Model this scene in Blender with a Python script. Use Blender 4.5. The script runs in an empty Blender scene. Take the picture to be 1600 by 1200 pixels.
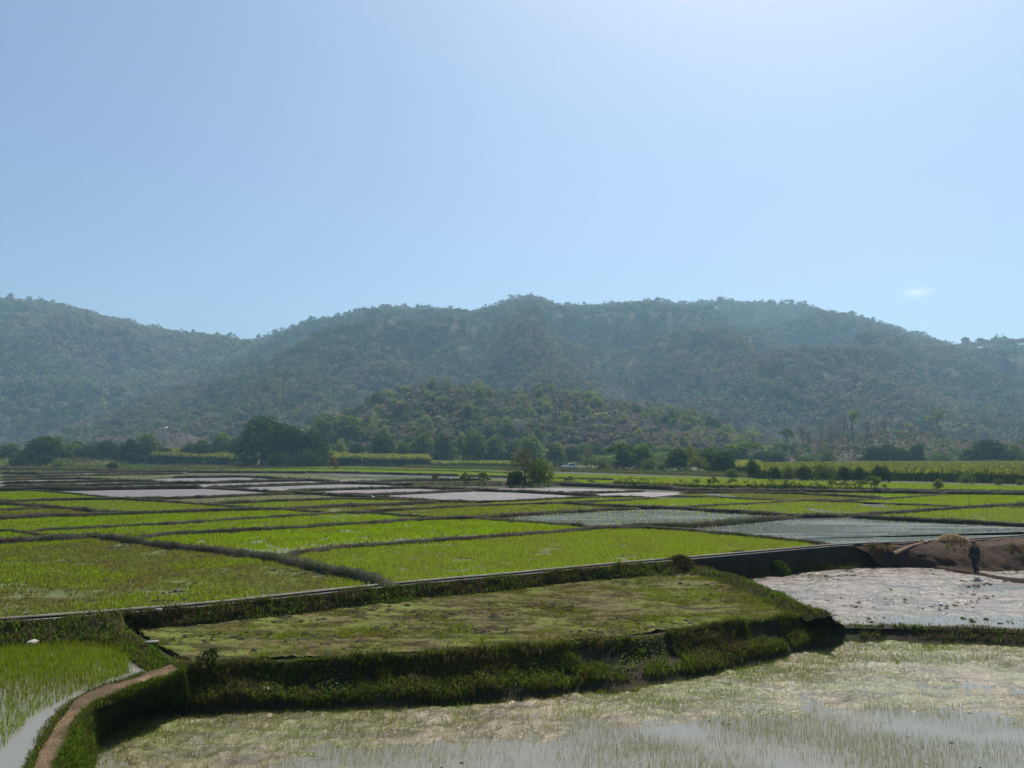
import bpy, bmesh, math, random
import numpy as np
R = math.radians
rng = np.random.default_rng(7)
random.seed(7)
scene = bpy.context.scene
COL = scene.collection

# ------------------------------------------------------------------ camera model
F, HZ, H = 1164.0, 708.0, 5.2           # focal length and horizon row in photo pixels, eye height above the plain
PITCH = math.atan((HZ - 600.0) / F)
CP, SP = math.cos(PITCH), math.sin(PITCH)

def P(u, v, z=0.0):
    """point of the level z that the photo shows at pixel u, v"""
    xc, yc = (u - 800.0) / F, -(v - 600.0) / F
    t = (z - H) / (SP + yc * CP)
    return np.array([xc * t, (CP - yc * SP) * t, z])

def PL(pts, z=0.0):
    return np.array([P(u, v, z) for u, v in pts])

def slope_of(v):
    yc = -(np.asarray(v, float) - 600.0) / F
    return (SP + yc * CP) / (CP - yc * SP)

# ------------------------------------------------------------------ noise
PERM = np.random.default_rng(3).random(65536)
def _h(ix, iy):
    return PERM[((ix * 73856093) ^ (iy * 19349663)) & 65535]
def vnoise(x, y):
    ix, iy = np.floor(x).astype(np.int64), np.floor(y).astype(np.int64)
    fx, fy = x - ix, y - iy
    fx, fy = fx * fx * (3 - 2 * fx), fy * fy * (3 - 2 * fy)
    a, b = _h(ix, iy), _h(ix + 1, iy)
    c, d = _h(ix, iy + 1), _h(ix + 1, iy + 1)
    return (a + (b - a) * fx) * (1 - fy) + (c + (d - c) * fx) * fy
def fbm(x, y, o=4, seed=0):
    x = np.asarray(x, float) + seed * 17.3; y = np.asarray(y, float) - seed * 9.7
    s, a, t = 0, .5, 0
    for i in range(o):
        s = s + a * vnoise(x, y); t += a
        x, y, a = x * 2.03 + 11.1, y * 2.03 + 5.7, a * .5
    return s / t

# ------------------------------------------------------------------ mesh + object helpers
def mesh_np(name, V, faces, mats, midx=None, smooth=False):
    """V (n,3); faces: one (m,k) array or a list of such arrays"""
    if not isinstance(faces, list): faces = [faces]
    faces = [np.asarray(f, dtype=np.int32) for f in faces if len(f)]
    me = bpy.data.meshes.new(name)
    me.vertices.add(len(V)); me.vertices.foreach_set('co', np.asarray(V, np.float32).ravel())
    loops = np.concatenate([f.ravel() for f in faces])
    tot = np.concatenate([np.full(len(f), f.shape[1], np.int32) for f in faces])
    start = np.concatenate([[0], np.cumsum(tot)[:-1]]).astype(np.int32)
    me.loops.add(len(loops)); me.loops.foreach_set('vertex_index', loops)
    me.polygons.add(len(tot)); me.polygons.foreach_set('loop_start', start)
    for m in (mats if isinstance(mats, (list, tuple)) else [mats]): me.materials.append(m)
    if midx is not None: me.polygons.foreach_set('material_index', np.asarray(midx, np.int32))
    if smooth: me.polygons.foreach_set('use_smooth', np.ones(len(tot), bool))
    me.update(calc_edges=True)
    return me

def link(name, me, parent=None, loc=None):
    o = bpy.data.objects.new(name, me)
    COL.objects.link(o)
    if parent is not None: o.parent = parent
    if loc is not None: o.location = loc
    return o

def tag(o, label=None, cat=None, group=None, kind=None):
    if label: o['label'] = label
    if cat: o['category'] = cat
    if group: o['group'] = group
    if kind: o['kind'] = kind
    return o

def empty(name, loc, label, cat, group=None, rz=0):
    o = bpy.data.objects.new(name, None); COL.objects.link(o)
    o.location = loc; o.rotation_euler = (0, 0, rz); o.empty_display_size = .3
    return tag(o, label, cat, group)

class MB:
    """collects shapes into one mesh"""
    def __init__(s): s.V = []; s.F = {3: [], 4: []}; s.n = 0; s.M = {3: [], 4: []}
    def add(s, V, Fs, m=0):
        V = np.asarray(V, float)
        for f in Fs:
            s.F[len(f)].append([i + s.n for i in f]); s.M[len(f)].append(m)
        s.V.append(V); s.n += len(V)
    def box(s, c, d, rz=0, m=0, taper=1.0, tx=0):
        x, y, z = np.array(d) / 2.0
        V = []
        for sz in (-1, 1):
            k = 1 if sz < 0 else taper
            for sx, sy in ((-1, -1), (1, -1), (1, 1), (-1, 1)):
                V.append((sx * x * k + (tx if sz > 0 else 0), sy * y * k, sz * z))
        V = np.array(V); ca, sa = math.cos(rz), math.sin(rz)
        V = np.stack([V[:, 0] * ca - V[:, 1] * sa, V[:, 0] * sa + V[:, 1] * ca, V[:, 2]], 1) + np.array(c)
        s.add(V, [(0, 3, 2, 1), (4, 5, 6, 7), (0, 1, 5, 4), (1, 2, 6, 5), (2, 3, 7, 6), (3, 0, 4, 7)], m)
    def tube(s, pts, rad, n=6, m=0):
        pts = np.array(pts, float); rad = np.broadcast_to(rad, len(pts))
        base = []
        for i, p in enumerate(pts):
            t = pts[min(i + 1, len(pts) - 1)] - pts[max(i - 1, 0)]; t = t / (np.linalg.norm(t) + 1e-9)
            a = np.cross(t, (0, 0, 1) if abs(t[2]) < .9 else (1, 0, 0)); a /= np.linalg.norm(a); b = np.cross(t, a)
            base.append([p + rad[i] * (a * math.cos(k * 2 * math.pi / n) + b * math.sin(k * 2 * math.pi / n)) for k in range(n)])
        V = np.array(base).reshape(-1, 3); Fs = []
        for i in range(len(pts) - 1):
            for k in range(n):
                Fs.append((i * n + k, i * n + (k + 1) % n, (i + 1) * n + (k + 1) % n, (i + 1) * n + k))
        for e, p in ((0, pts[0]), (len(pts) - 1, pts[-1])):
            V = np.vstack([V, p]); c = len(V) - 1
            for k in range(n): Fs.append((c, e * n + k, e * n + (k + 1) % n))
        s.add(V, Fs, m)
    def cards(s, Q, m=0):
        k = len(Q); V = Q.reshape(-1, 3)
        s.add(V, [], m)
        idx = (np.arange(k * 4).reshape(k, 4) + s.n - len(V)).tolist()
        s.F[4] += idx; s.M[4] += [m] * k
    def mesh(s, name, mats, smooth=False):
        V = np.concatenate(s.V)
        fs = [np.array(s.F[k]) for k in (3, 4) if s.F[k]]
        mi = np.concatenate([np.array(s.M[k]) for k in (3, 4) if s.F[k]])
        return mesh_np(name, V, fs, mats, mi, smooth)

# ------------------------------------------------------------------ materials
def mat(name):
    m = bpy.data.materials.new(name); m.use_nodes = True
    nt = m.node_tree; nt.nodes.clear()
    out = nt.nodes.new('ShaderNodeOutputMaterial')
    return m, nt, out
def N(nt, t, **kw):
    n = nt.nodes.new(t)
    for k, v in kw.items():
        if k in n.inputs: n.inputs[k].default_value = v
        else: setattr(n, k, v)
    return n
def L(nt, a, b): nt.links.new(a, b)
def noise(nt, scale, detail=4, rough=.55, stretch=None, off=(0, 0, 0)):
    g = N(nt, 'ShaderNodeNewGeometry')
    mp = N(nt, 'ShaderNodeMapping'); mp.inputs['Location'].default_value = off
    if stretch: mp.inputs['Scale'].default_value = stretch
    L(nt, g.outputs['Position'], mp.inputs['Vector'])
    n = N(nt, 'ShaderNodeTexNoise', Scale=scale, Detail=detail, Roughness=rough)
    L(nt, mp.outputs[0], n.inputs['Vector'])
    return n.outputs['Fac']
def ramp(nt, fac, stops):
    r = N(nt, 'ShaderNodeValToRGB'); e = r.color_ramp.elements
    while len(e) < len(stops): e.new(.5)
    for i, (p, c) in enumerate(stops):
        e[i].position = p
        e[i].color = (c, c, c, 1) if isinstance(c, (int, float)) else (*c, 1)
    L(nt, fac, r.inputs[0]); return r.outputs[0]
def mixc(nt, fac, a, b):
    m = N(nt, 'ShaderNodeMix', data_type='RGBA')
    if isinstance(fac, (int, float)): m.inputs[0].default_value = fac
    else: L(nt, fac, m.inputs[0])
    for s, c in ((6, a), (7, b)):
        if isinstance(c, tuple): m.inputs[s].default_value = (*c, 1)
        else: L(nt, c, m.inputs[s])
    return m.outputs[2]
def bump(nt, h, strength, dist=.05):
    b = N(nt, 'ShaderNodeBump', Strength=strength, Distance=dist)
    L(nt, h, b.inputs['Height']); return b.outputs[0]

def m_soil(name, c1, c2, scale=1.5, rough=.9, bs=.6, c3=None, bd=.08):
    m, nt, out = mat(name)
    f = noise(nt, scale, 6, .6)
    c = mixc(nt, ramp(nt, f, [(.35, 0.0), (.65, 1.0)]), c1, c2)
    if c3: c = mixc(nt, ramp(nt, noise(nt, scale * .17, 4, .5, off=(7, 3, 1)), [(.45, 0.0), (.6, 1.0)]), c, c3)
    b = N(nt, 'ShaderNodeBsdfPrincipled', Roughness=rough); L(nt, c, b.inputs['Base Color'])
    b.inputs['Specular IOR Level'].default_value = .2
    L(nt, bump(nt, noise(nt, scale * 5, 5, .65, off=(3, 1, 8)), bs, bd), b.inputs['Normal'])
    L(nt, b.outputs[0], out.inputs[0]); return m

def m_leaf(name, c1, c2, tr=.45, trc=None, c3=None):
    """leaves and blades: light passes through them; each leaf varies"""
    m, nt, out = mat(name)
    g = N(nt, 'ShaderNodeNewGeometry'); oi = N(nt, 'ShaderNodeObjectInfo')
    c = mixc(nt, g.outputs['Random Per Island'], c1, c2)
    if c3: c = mixc(nt, ramp(nt, noise(nt, .35, 3, .5), [(.42, 0.0), (.62, 1.0)]), c, c3)
    hs = N(nt, 'ShaderNodeHueSaturation'); L(nt, c, hs.inputs['Color'])
    mr = N(nt, 'ShaderNodeMapRange'); mr.inputs[3].default_value = .75; mr.inputs[4].default_value = 1.25
    L(nt, oi.outputs['Random'], mr.inputs[0]); L(nt, mr.outputs[0], hs.inputs['Value'])
    d = N(nt, 'ShaderNodeBsdfDiffuse'); t = N(nt, 'ShaderNodeBsdfTranslucent')
    L(nt, hs.outputs[0], d.inputs[0])
    k = N(nt, 'ShaderNodeMix', data_type='RGBA', blend_type='MULTIPLY'); k.inputs[0].default_value = 1
    L(nt, hs.outputs[0], k.inputs[6]); k.inputs[7].default_value = (*(trc or (1.6, 1.5, .7)), 1)
    L(nt, k.outputs[2], t.inputs[0])
    x = N(nt, 'ShaderNodeMixShader'); x.inputs[0].default_value = tr
    L(nt, d.outputs[0], x.inputs[1]); L(nt, t.outputs[0], x.inputs[2])
    L(nt, x.outputs[0], out.inputs[0]); return m

def m_mud(name, c1, c2, r0=.25, r1=.5, scale=1.0, bs=.5, green=None, stretch=(1, 1, 1), gs=.5, bd=.05, spec=.5, streak=0, gt=.42):
    """wet mud: brown, part glossy, lumpy"""
    m, nt, out = mat(name)
    f = noise(nt, 2.2 * scale, 6, .62, stretch)
    c = mixc(nt, ramp(nt, f, [(.38, 0.0), (.62, 1.0)]), c1, c2)
    if green: c = mixc(nt, ramp(nt, noise(nt, gs, 5, .6, stretch, (5, 9, 2)), [(gt, 0.0), (gt + .16, 1.0)]), c, green)
    if streak:
        sk = ramp(nt, noise(nt, 1.1, 7, .68, (.55, 1.9, 1), (8, 2, 6)), [(.47, 0.0), (.56, streak)])
        c = mixc(nt, sk, c, tuple(x * .28 for x in c1))
    b = N(nt, 'ShaderNodeBsdfPrincipled'); L(nt, c, b.inputs['Base Color'])
    b.inputs['Specular IOR Level'].default_value = spec
    L(nt, ramp(nt, noise(nt, .9 * scale, 5, .6, stretch, (1, 2, 3)), [(.35, r0), (.65, r1)]), b.inputs['Roughness'])
    L(nt, bump(nt, noise(nt, 6 * scale, 5, .65, stretch, (2, 2, 2)), bs, bd), b.inputs['Normal'])
    L(nt, b.outputs[0], out.inputs[0]); return m

def m_water(name, col, r=.08, rip=.15, scale=4, streak=None, r2=.35, wave=0):
    m, nt, out = mat(name)
    b = N(nt, 'ShaderNodeBsdfPrincipled', Roughness=r, IOR=1.33); b.inputs['Base Color'].default_value = (*col, 1)
    if streak:
        s = ramp(nt, noise(nt, streak, 5, .65, (.35, 1.6, 1), (4, 4, 4)), [(.48, r), (.62, r2)])
        L(nt, s, b.inputs['Roughness'])
    bn = bump(nt, noise(nt, scale, 5, .7, (.6, 1.6, 1)), rip, .05)
    if wave:
        wb = bump(nt, noise(nt, 1.6, 6, .75, (1.0, .30, 1), (3, 7, 1)), 1.0, wave); L(nt, bn, wb.node.inputs['Normal']); bn = wb
    L(nt, bn, b.inputs['Normal'])
    L(nt, b.outputs[0], out.inputs[0]); return m

def m_plain(name, col, rough=.6, metal=0, var=.25, scale=3):
    m, nt, out = mat(name)
    c = mixc(nt, noise(nt, scale, 5, .6), tuple(x * (1 - var) for x in col), tuple(min(1, x * (1 + var)) for x in col))
    b = N(nt, 'ShaderNodeBsdfPrincipled', Roughness=rough, Metallic=metal); L(nt, c, b.inputs['Base Color'])
    L(nt, b.outputs[0], out.inputs[0]); return m

M = {}
M['ground'] = m_soil('ground', (.045, .043, .022), (.045, .06, .018), .3, c3=(.055, .047, .028))
M['hill'] = m_soil('hill', (.028, .032, .017), (.024, .032, .014), .02, bs=.3, c3=(.03, .03, .018))
M['scar'] = m_soil('scar', (.036, .027, .022), (.025, .021, .016), .12, c3=(.027, .03, .014))
M['bund'] = m_soil('bund', (.028, .02, .013), (.045, .033, .021), 2.0, c3=(.025, .03, .01))
M['bank'] = m_soil('bank', (.024, .018, .011), (.046, .034, .021), 2.5, c3=(.02, .025, .008), bs=.9)
M['dirt'] = m_soil('dirt', (.08, .046, .028), (.036, .024, .016), 2.2, bs=1.0, bd=.15)
M['path'] = m_soil('path', (.36, .24, .14), (.24, .155, .09), 3.5, bs=1.0, c3=(.13, .09, .055), bd=.15)
M['concrete'] = m_soil('concrete', (.25, .23, .20), (.15, .135, .115), 1.2, bs=.3, rough=.8)
M['stain_shade'] = m_soil('stain_shade', (.03, .028, .022), (.045, .04, .03), 1.5)  # algae-stained concrete, darkened further so the canal's shade sits in the colour
M['stone'] = m_plain('stone', (.40, .38, .34), .85)
M['mud'] = m_mud('mud', (.13, .10, .085), (.19, .15, .13), .30, .5, 1.0, .6, streak=.6)
M['mudgrey'] = m_mud('mudgrey', (.105, .088, .078), (.15, .125, .112), .4, .6, .7, .5, streak=.6)
M['mudgreen'] = m_mud('mudgreen', (.085, .08, .04), (.11, .105, .05), .6, .8, .8, .6, green=(.075, .10, .025), gs=.15, spec=.12, streak=.8)
M['mudrm'] = m_mud('mudrm', (.08, .06, .045), (.15, .112, .088), .22, .46, 1.6, .9, green=(.075, .07, .03), gs=.35, streak=.9, gt=.5)
M['mudmt'] = m_mud('mudmt', (.075, .064, .028), (.125, .105, .05), .7, .95, 2.2, 1.0, green=(.115, .13, .03), gs=.45, spec=.06, streak=.8)
M['mudnr'] = m_mud('mudnr', (.125, .10, .052), (.19, .155, .088), .20, .42, 1.8, .9, green=(.11, .12, .03), gs=.35, streak=.75, gt=.44)
M['mudg'] = m_mud('mudg', (.07, .075, .03), (.075, .09, .02), .55, .8, 1.0, .4, spec=.15)
M['water'] = m_water('water', (.16, .155, .13), .10, .12, 5, .8, .3)
M['waterw'] = m_water('waterw', (.075, .085, .065), .12, .5, 5, .35, .36, .35)
M['rice'] = m_leaf('rice', (.10, .18, .008), (.165, .25, .016), .58, (1.5, 1.4, .45), (.13, .17, .02))
M['rice2'] = m_leaf('rice2', (.12, .175, .016), (.18, .235, .035), .53, (1.4, 1.4, .55), (.15, .175, .04))
M['riceo'] = m_leaf('riceo', (.105, .13, .022), (.16, .18, .045), .48, (1.4, 1.35, .6), (.13, .12, .045))
M['ricep'] = m_leaf('ricep', (.17, .20, .085), (.25, .27, .14), .45, (1.3, 1.35, .7))
M['grass'] = m_leaf('grass', (.033, .06, .007), (.085, .13, .018), .46, (1.4, 1.5, .5))
M['grassdry'] = m_leaf('grassdry', (.075, .056, .028), (.13, .10, .05), .3, (1.2, 1.1, .8))
M['cane'] = m_leaf('cane', (.13, .16, .03), (.20, .21, .055), .5, (1.3, 1.3, .55))
M['l_dark'] = m_leaf('l_dark', (.016, .034, .009), (.048, .08, .018), .34)
M['l_mid'] = m_leaf('l_mid', (.05, .082, .02), (.10, .14, .032), .42)
M['l_pale'] = m_leaf('l_pale', (.10, .13, .04), (.17, .195, .07), .42)
M['l_bam'] = m_leaf('l_bam', (.07, .10, .015), (.13, .155, .028), .45)
M['l_dry'] = m_leaf('l_dry', (.10, .08, .045), (.16, .13, .08), .3, (1.2, 1.1, .8))
M['l_olive'] = m_leaf('l_olive', (.06, .06, .028), (.11, .105, .05), .35)
M['l_rust'] = m_leaf('l_rust', (.12, .065, .03), (.15, .12, .04), .4, (1.3, 1.2, .7))
M['h1'] = m_leaf('h1', (.06, .085, .04), (.11, .135, .065), .36, (1.25, 1.25, .85))
M['h2'] = m_leaf('h2', (.105, .13, .07), (.165, .185, .105), .36, (1.25, 1.25, .9))
M['h3'] = m_leaf('h3', (.13, .11, .075), (.20, .17, .12), .32, (1.2, 1.1, .8))
M['h4'] = m_leaf('h4', (.04, .065, .024), (.07, .10, .032), .3)
M['bark'] = m_soil('bark', (.09, .075, .06), (.055, .045, .035), 4)
M['barkpale'] = m_soil('barkpale', (.19, .17, .145), (.12, .105, .09), 4)
M['white'] = m_plain('white', (.78, .77, .74), .7, var=.05)
M['carpaint'] = m_plain('carpaint', (.72, .73, .74), .25, var=.03)
M['glass'] = m_plain('glass', (.02, .025, .03), .06, var=.05)
M['rubber'] = m_plain('rubber', (.02, .02, .02), .8)
M['tin'] = m_plain('tin', (.75, .77, .8), .35, .3, .1)
M['plank'] = m_plain('plank', (.16, .11, .07), .8)
M['straw'] = m_leaf('straw', (.34, .27, .16), (.46, .38, .25), .3, (1.1, 1, .8))
M['log'] = m_soil('log', (.20, .14, .09), (.11, .075, .05), 5)
M['skin'] = m_plain('skin', (.16, .085, .05), .55, var=.08)
M['shirt'] = m_plain('shirt', (.012, .013, .022), .9)
M['trousers'] = m_plain('trousers', (.018, .018, .02), .9)
M['cap'] = m_plain('cap', (.12, .03, .025), .8)
M['beak'] = m_plain('beak', (.45, .30, .05), .5)

# ------------------------------------------------------------------ light, sky, air
SUN_AZ, SUN_EL = R(25), R(58)           # azimuth to the right of the view direction (+Y)
w = bpy.data.worlds.new('World'); scene.world = w; w.use_nodes = True
nt = w.node_tree; bg = nt.nodes['Background']
sky = nt.nodes.new('ShaderNodeTexSky'); sky.sky_type = 'NISHITA'; sky.sun_disc = False
sky.sun_elevation = SUN_EL; sky.sun_rotation = SUN_AZ
sky.altitude = 300; sky.air_density = 1.0; sky.dust_density = 2.6; sky.ozone_density = 3.4
nt.links.new(sky.outputs[0], bg.inputs[0]); bg.inputs[1].default_value = .083
sd = bpy.data.lights.new('sun', 'SUN'); sd.energy = 5.0; sd.angle = R(.5); sd.color = (1, .93, .82)
so = bpy.data.objects.new('sun', sd); COL.objects.link(so)
dirs = np.array([math.sin(SUN_AZ) * math.cos(SUN_EL), math.cos(SUN_AZ) * math.cos(SUN_EL), math.sin(SUN_EL)])
from mathutils import Vector
so.rotation_euler = Vector(dirs).to_track_quat('Z', 'Y').to_euler()
so.location = (30, -20, 60)

cam = bpy.data.cameras.new('camera'); co = bpy.data.objects.new('camera', cam); COL.objects.link(co)
cam.sensor_width = 36; cam.lens = 36 * F / 1600; cam.clip_start = .1; cam.clip_end = 20000
co.location = (0, 0, H); co.rotation_euler = (math.pi / 2 + PITCH, 0, 0)
scene.camera = co

mh, nth, outh = mat('haze')
pv = N(nth, 'ShaderNodeVolumePrincipled'); pv.inputs['Color'].default_value = (.45, .755, 1.0, 1)
pv.inputs['Density'].default_value = .00026; pv.inputs['Anisotropy'].default_value = .35
L(nth, pv.outputs[0], outh.inputs['Volume'])
hb = MB(); hb.box((0, 1200, 231), (11600, 2700, 478))
tag(link('haze', hb.mesh('haze', mh)), kind='stuff')

scene.view_settings.view_transform = 'Standard'; scene.view_settings.look = 'None'
scene.view_settings.exposure = .5; scene.view_settings.gamma = 1
scene.render.engine = 'CYCLES'
cy = scene.cycles
cy.use_denoising = True; cy.max_bounces = 8; cy.diffuse_bounces = 3; cy.glossy_bounces = 3
cy.transmission_bounces = 4; cy.volume_bounces = 1; cy.transparent_max_bounces = 4
cy.sample_clamp_indirect = 6; cy.sample_clamp_direct = 12

# ------------------------------------------------------------------ geometry helpers
def resample(pts, n):
    pts = np.asarray(pts, float)
    s = np.concatenate([[0], np.cumsum(np.linalg.norm(np.diff(pts, axis=0), axis=1))])
    q = np.linspace(0, s[-1], n)
    return np.stack([np.interp(q, s, pts[:, k]) for k in range(pts.shape[1])], 1)
def smooth(p, k=3):
    for _ in range(k):
        q = p.copy(); q[1:-1] = (p[:-2] + 2 * p[1:-1] + p[2:]) / 4; p = q
    return p
def inside(px, py, poly):
    poly = np.asarray(poly)[:, :2]; r = np.zeros(px.shape, bool); j = len(poly) - 1
    for i in range(len(poly)):
        xi, yi = poly[i]; xj, yj = poly[j]
        r ^= ((yi > py) != (yj > py)) & (px < (xj - xi) * (py - yi) / (yj - yi + 1e-12) + xi)
        j = i
    return r
def area(poly):
    x, y = poly[:, 0], poly[:, 1]
    return .5 * abs(np.dot(x, np.roll(y, 1)) - np.dot(y, np.roll(x, 1)))
def in_poly_pts(poly, n):
    lo, hi = poly[:, :2].min(0), poly[:, :2].max(0); out = []; tot = 0
    while tot < n:
        q = lo + (hi - lo) * rng.random((max(256, n), 2)); q = q[inside(q[:, 0], q[:, 1], poly)]
        out.append(q); tot += len(q)
        if tot == 0 and len(out) > 20: break
    return np.concatenate(out)[:n]
def grid_faces(a, b):
    i = np.arange(a * b).reshape(a, b)
    return np.stack([i[:-1, :-1].ravel(), i[1:, :-1].ravel(), i[1:, 1:].ravel(), i[:-1, 1:].ravel()], 1)

def loft(name, top, bot, m, rows=14, step=.18, prof=None, amp=.10, back=.6, seed=0, seg=None):
    """a bank between an upper and a lower edge, lumpy"""
    ln = np.linalg.norm(np.diff(top, axis=0), axis=1).sum()
    n = seg or max(8, int(ln / step))
    a, b = smooth(resample(top, n)), smooth(resample(bot, n))
    prof = prof or [(0, 0), (.12, .02), (.35, .45), (.55, .6), (.8, .92), (1, 1.04)]
    t = np.linspace(0, 1, rows)
    ph = np.interp(t, np.linspace(0, 1, len(prof)), [q[0] for q in prof]); pz = np.interp(t, np.linspace(0, 1, len(prof)), [q[1] for q in prof])
    G = np.zeros((n, rows + 1, 3))
    d = b - a; d[:, 2] = 0; dn = d / (np.linalg.norm(d, axis=1, keepdims=True) + 1e-6)
    for k in range(rows):
        G[:, k + 1, :2] = a[:, :2] + (b - a)[:, :2] * ph[k]
        G[:, k + 1, 2] = a[:, 2] + (b[:, 2] - a[:, 2]) * pz[k]
    G[:, 0] = a - dn * back; G[:, 0, 2] -= .06
    s = np.linspace(0, ln, n)[:, None]; kk = np.arange(rows + 1)[None, :] * step
    nz = (fbm(s * .9, kk * 1.2, 3, seed) - .5) * 2 * amp + (fbm(s * 4, kk * 4, 3, seed + 5) - .5) * amp
    w_ = np.ones(rows + 1); w_[0] = 0; w_[-1] = .5
    G[:, :, 2] += nz * w_
    nz2 = (fbm(s * .7 + 40, kk * 1.5, 3, seed + 9) - .5) * 2 * amp * 1.3
    G[:, :, :2] += (dn[:, None, :2]) * (nz2 * w_)[:, :, None]
    o = link(name, mesh_np(name, G.reshape(-1, 3), grid_faces(n, rows + 1), m, smooth=True)); tag(o, kind='structure')
    return G, o

def on_grid(G, n, r0=0.0, r1=1.0, bias=None):
    a, b = G.shape[:2]
    x = rng.random(n) * (a - 1.001); y = (r0 + (r1 - r0) * rng.random(n)) * (b - 1.001)
    i, j = x.astype(int), y.astype(int); fx, fy = (x - i)[:, None], (y - j)[:, None]
    return (G[i, j] * (1 - fx) + G[i + 1, j] * fx) * (1 - fy) + (G[i, j + 1] * (1 - fx) + G[i + 1, j + 1] * fx) * fy

def blades(pos, h, w, lean=.25, drop=0):
    """upright tapering blades: one triangle each (two when drop is set)"""
    n = len(pos); a = rng.random(n) * 2 * math.pi
    h = np.broadcast_to(h, n) * (.6 + .7 * rng.random(n)); w = np.broadcast_to(w, n)
    ax = np.stack([np.cos(a), np.sin(a), np.zeros(n)], 1) * (w / 2)[:, None]
    b = rng.random(n) * 2 * math.pi; l = lean * rng.random(n) * h
    tip = pos + np.stack([np.cos(b) * l, np.sin(b) * l, h], 1)
    lo = pos - np.array([0, 0, .02])
    if drop:
        mid = pos + (tip - pos) * .65; tip = tip + np.stack([np.cos(b), np.sin(b), 0 * b], 1) * (h * drop)[:, None] - np.array([0, 0, 1.]) * (h * drop * .6)[:, None]
        V = np.stack([lo - ax, lo + ax, mid + ax * .8, mid - ax * .8, tip], 1)
        i = np.arange(n)[:, None] * 5
        return V.reshape(-1, 3), i + np.array([[0, 1, 2, 3]]), i + np.array([[3, 2, 4]])
    V = np.stack([lo - ax, lo + ax, tip], 1)
    return V.reshape(-1, 3), np.arange(n * 3).reshape(n, 3)

class Stuff:
    def __init__(s, name, mats): s.name, s.mats, s.V, s.F, s.I, s.n = name, mats, [], {3: [], 4: []}, {3: [], 4: []}, 0
    def add(s, V, *Fs, m=0):
        for f in Fs:
            k = f.shape[1]; s.F[k].append(f + s.n); s.I[k].append(np.broadcast_to(m, len(f)))
        s.V.append(V); s.n += len(V)
    def done(s, label=None):
        fs, ii = [], []
        for k in (3, 4):
            if s.F[k]: fs.append(np.concatenate(s.F[k])); ii.append(np.concatenate(s.I[k]))
        o = link(s.name, mesh_np(s.name, np.concatenate(s.V), fs, s.mats, np.concatenate(ii)))
        return tag(o, label, kind='stuff')

def rand_cards(c, size, nrm=None, flat=0.0, asp=.6):
    """leaf cards at centres c: (n,4,3)"""
    n = len(c); v = rng.normal(size=(n, 3))
    if nrm is not None: v = v + nrm * 1.0
    v[:, 2] += flat
    v /= np.linalg.norm(v, axis=1, keepdims=True)
    r = rng.normal(size=(n, 3)); a = np.cross(v, r); a /= np.linalg.norm(a, axis=1, keepdims=True); b = np.cross(v, a)
    s = (np.broadcast_to(size, n) * (.6 + .8 * rng.random(n)))[:, None] / 2
    a, b = a * s, b * s * asp
    return np.stack([c - a, c - b * .9, c + a, c + b * .9], 1)

# ------------------------------------------------------------------ canal line and the edge of the upper plain
CAN = [(-400, 994), (-120, 981), (0, 972), (100, 965), (200, 957), (300, 949), (400, 939), (500, 927.5), (600, 917), (700, 907.5), (800, 899), (900, 889), (1020, 878), (1090, 872.5), (1200, 862.5), (1300, 853.5), (1350, 850.5), (1440, 847.5), (1530, 843), (1600, 838.5), (1700, 831), (2000, 812)]
CANW = smooth(resample(PL(CAN, .06), 260), 6)
ZL, ZM, ZR, ZN = -.55, -.5, -1.15, -1.45       # levels: left plot, terrace, right mud plot, nearest plot
EB_T = [(1325, 853), (1360, 851.5), (1400, 850.3), (1440, 849.7), (1500, 850.5), (1560, 853), (1600, 853), (1700, 851), (2000, 845)]

# the ground: one sheet with a step down in front of the canal
us = np.linspace(-1600, 3200, 321)
cu = 800 + F * CANW[:, 0] / (CANW[:, 1]); cd = CANW[:, 1]
o_ = np.argsort(cu); edge = np.interp(us, cu[o_], cd[o_]) + .05
ebw = PL(EB_T, 0); eu = 800 + F * ebw[:, 0] / ebw[:, 1]
edge = np.where((us > 1330), np.interp(us, eu, ebw[:, 1]) + .3, edge)
tfar = np.concatenate([[0, .6], np.geomspace(3, 2400, 60)]); tnear = np.concatenate([[-60, -20, 0, 4, 8, 12], np.linspace(.5, 1, 8)])
V = []
for j, u in enumerate(us):
    k = (u - 800) / F
    ys = [t if i < 6 else edge[j] * t for i, t in enumerate(tnear)]; zs = [-3.0] * len(ys)
    ys += [edge[j] + .15 + t for t in tfar]; zs += [-.10] * len(tfar)
    for i, (y, z) in enumerate(zip(ys, zs)): V.append((k * (max(y, 12.0) if i < 6 else y), y, z))
nr_ = len(tnear) + len(tfar)
tag(link('ground', mesh_np('ground', np.array(V), grid_faces(len(us), nr_), M['ground'])), kind='structure')

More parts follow.
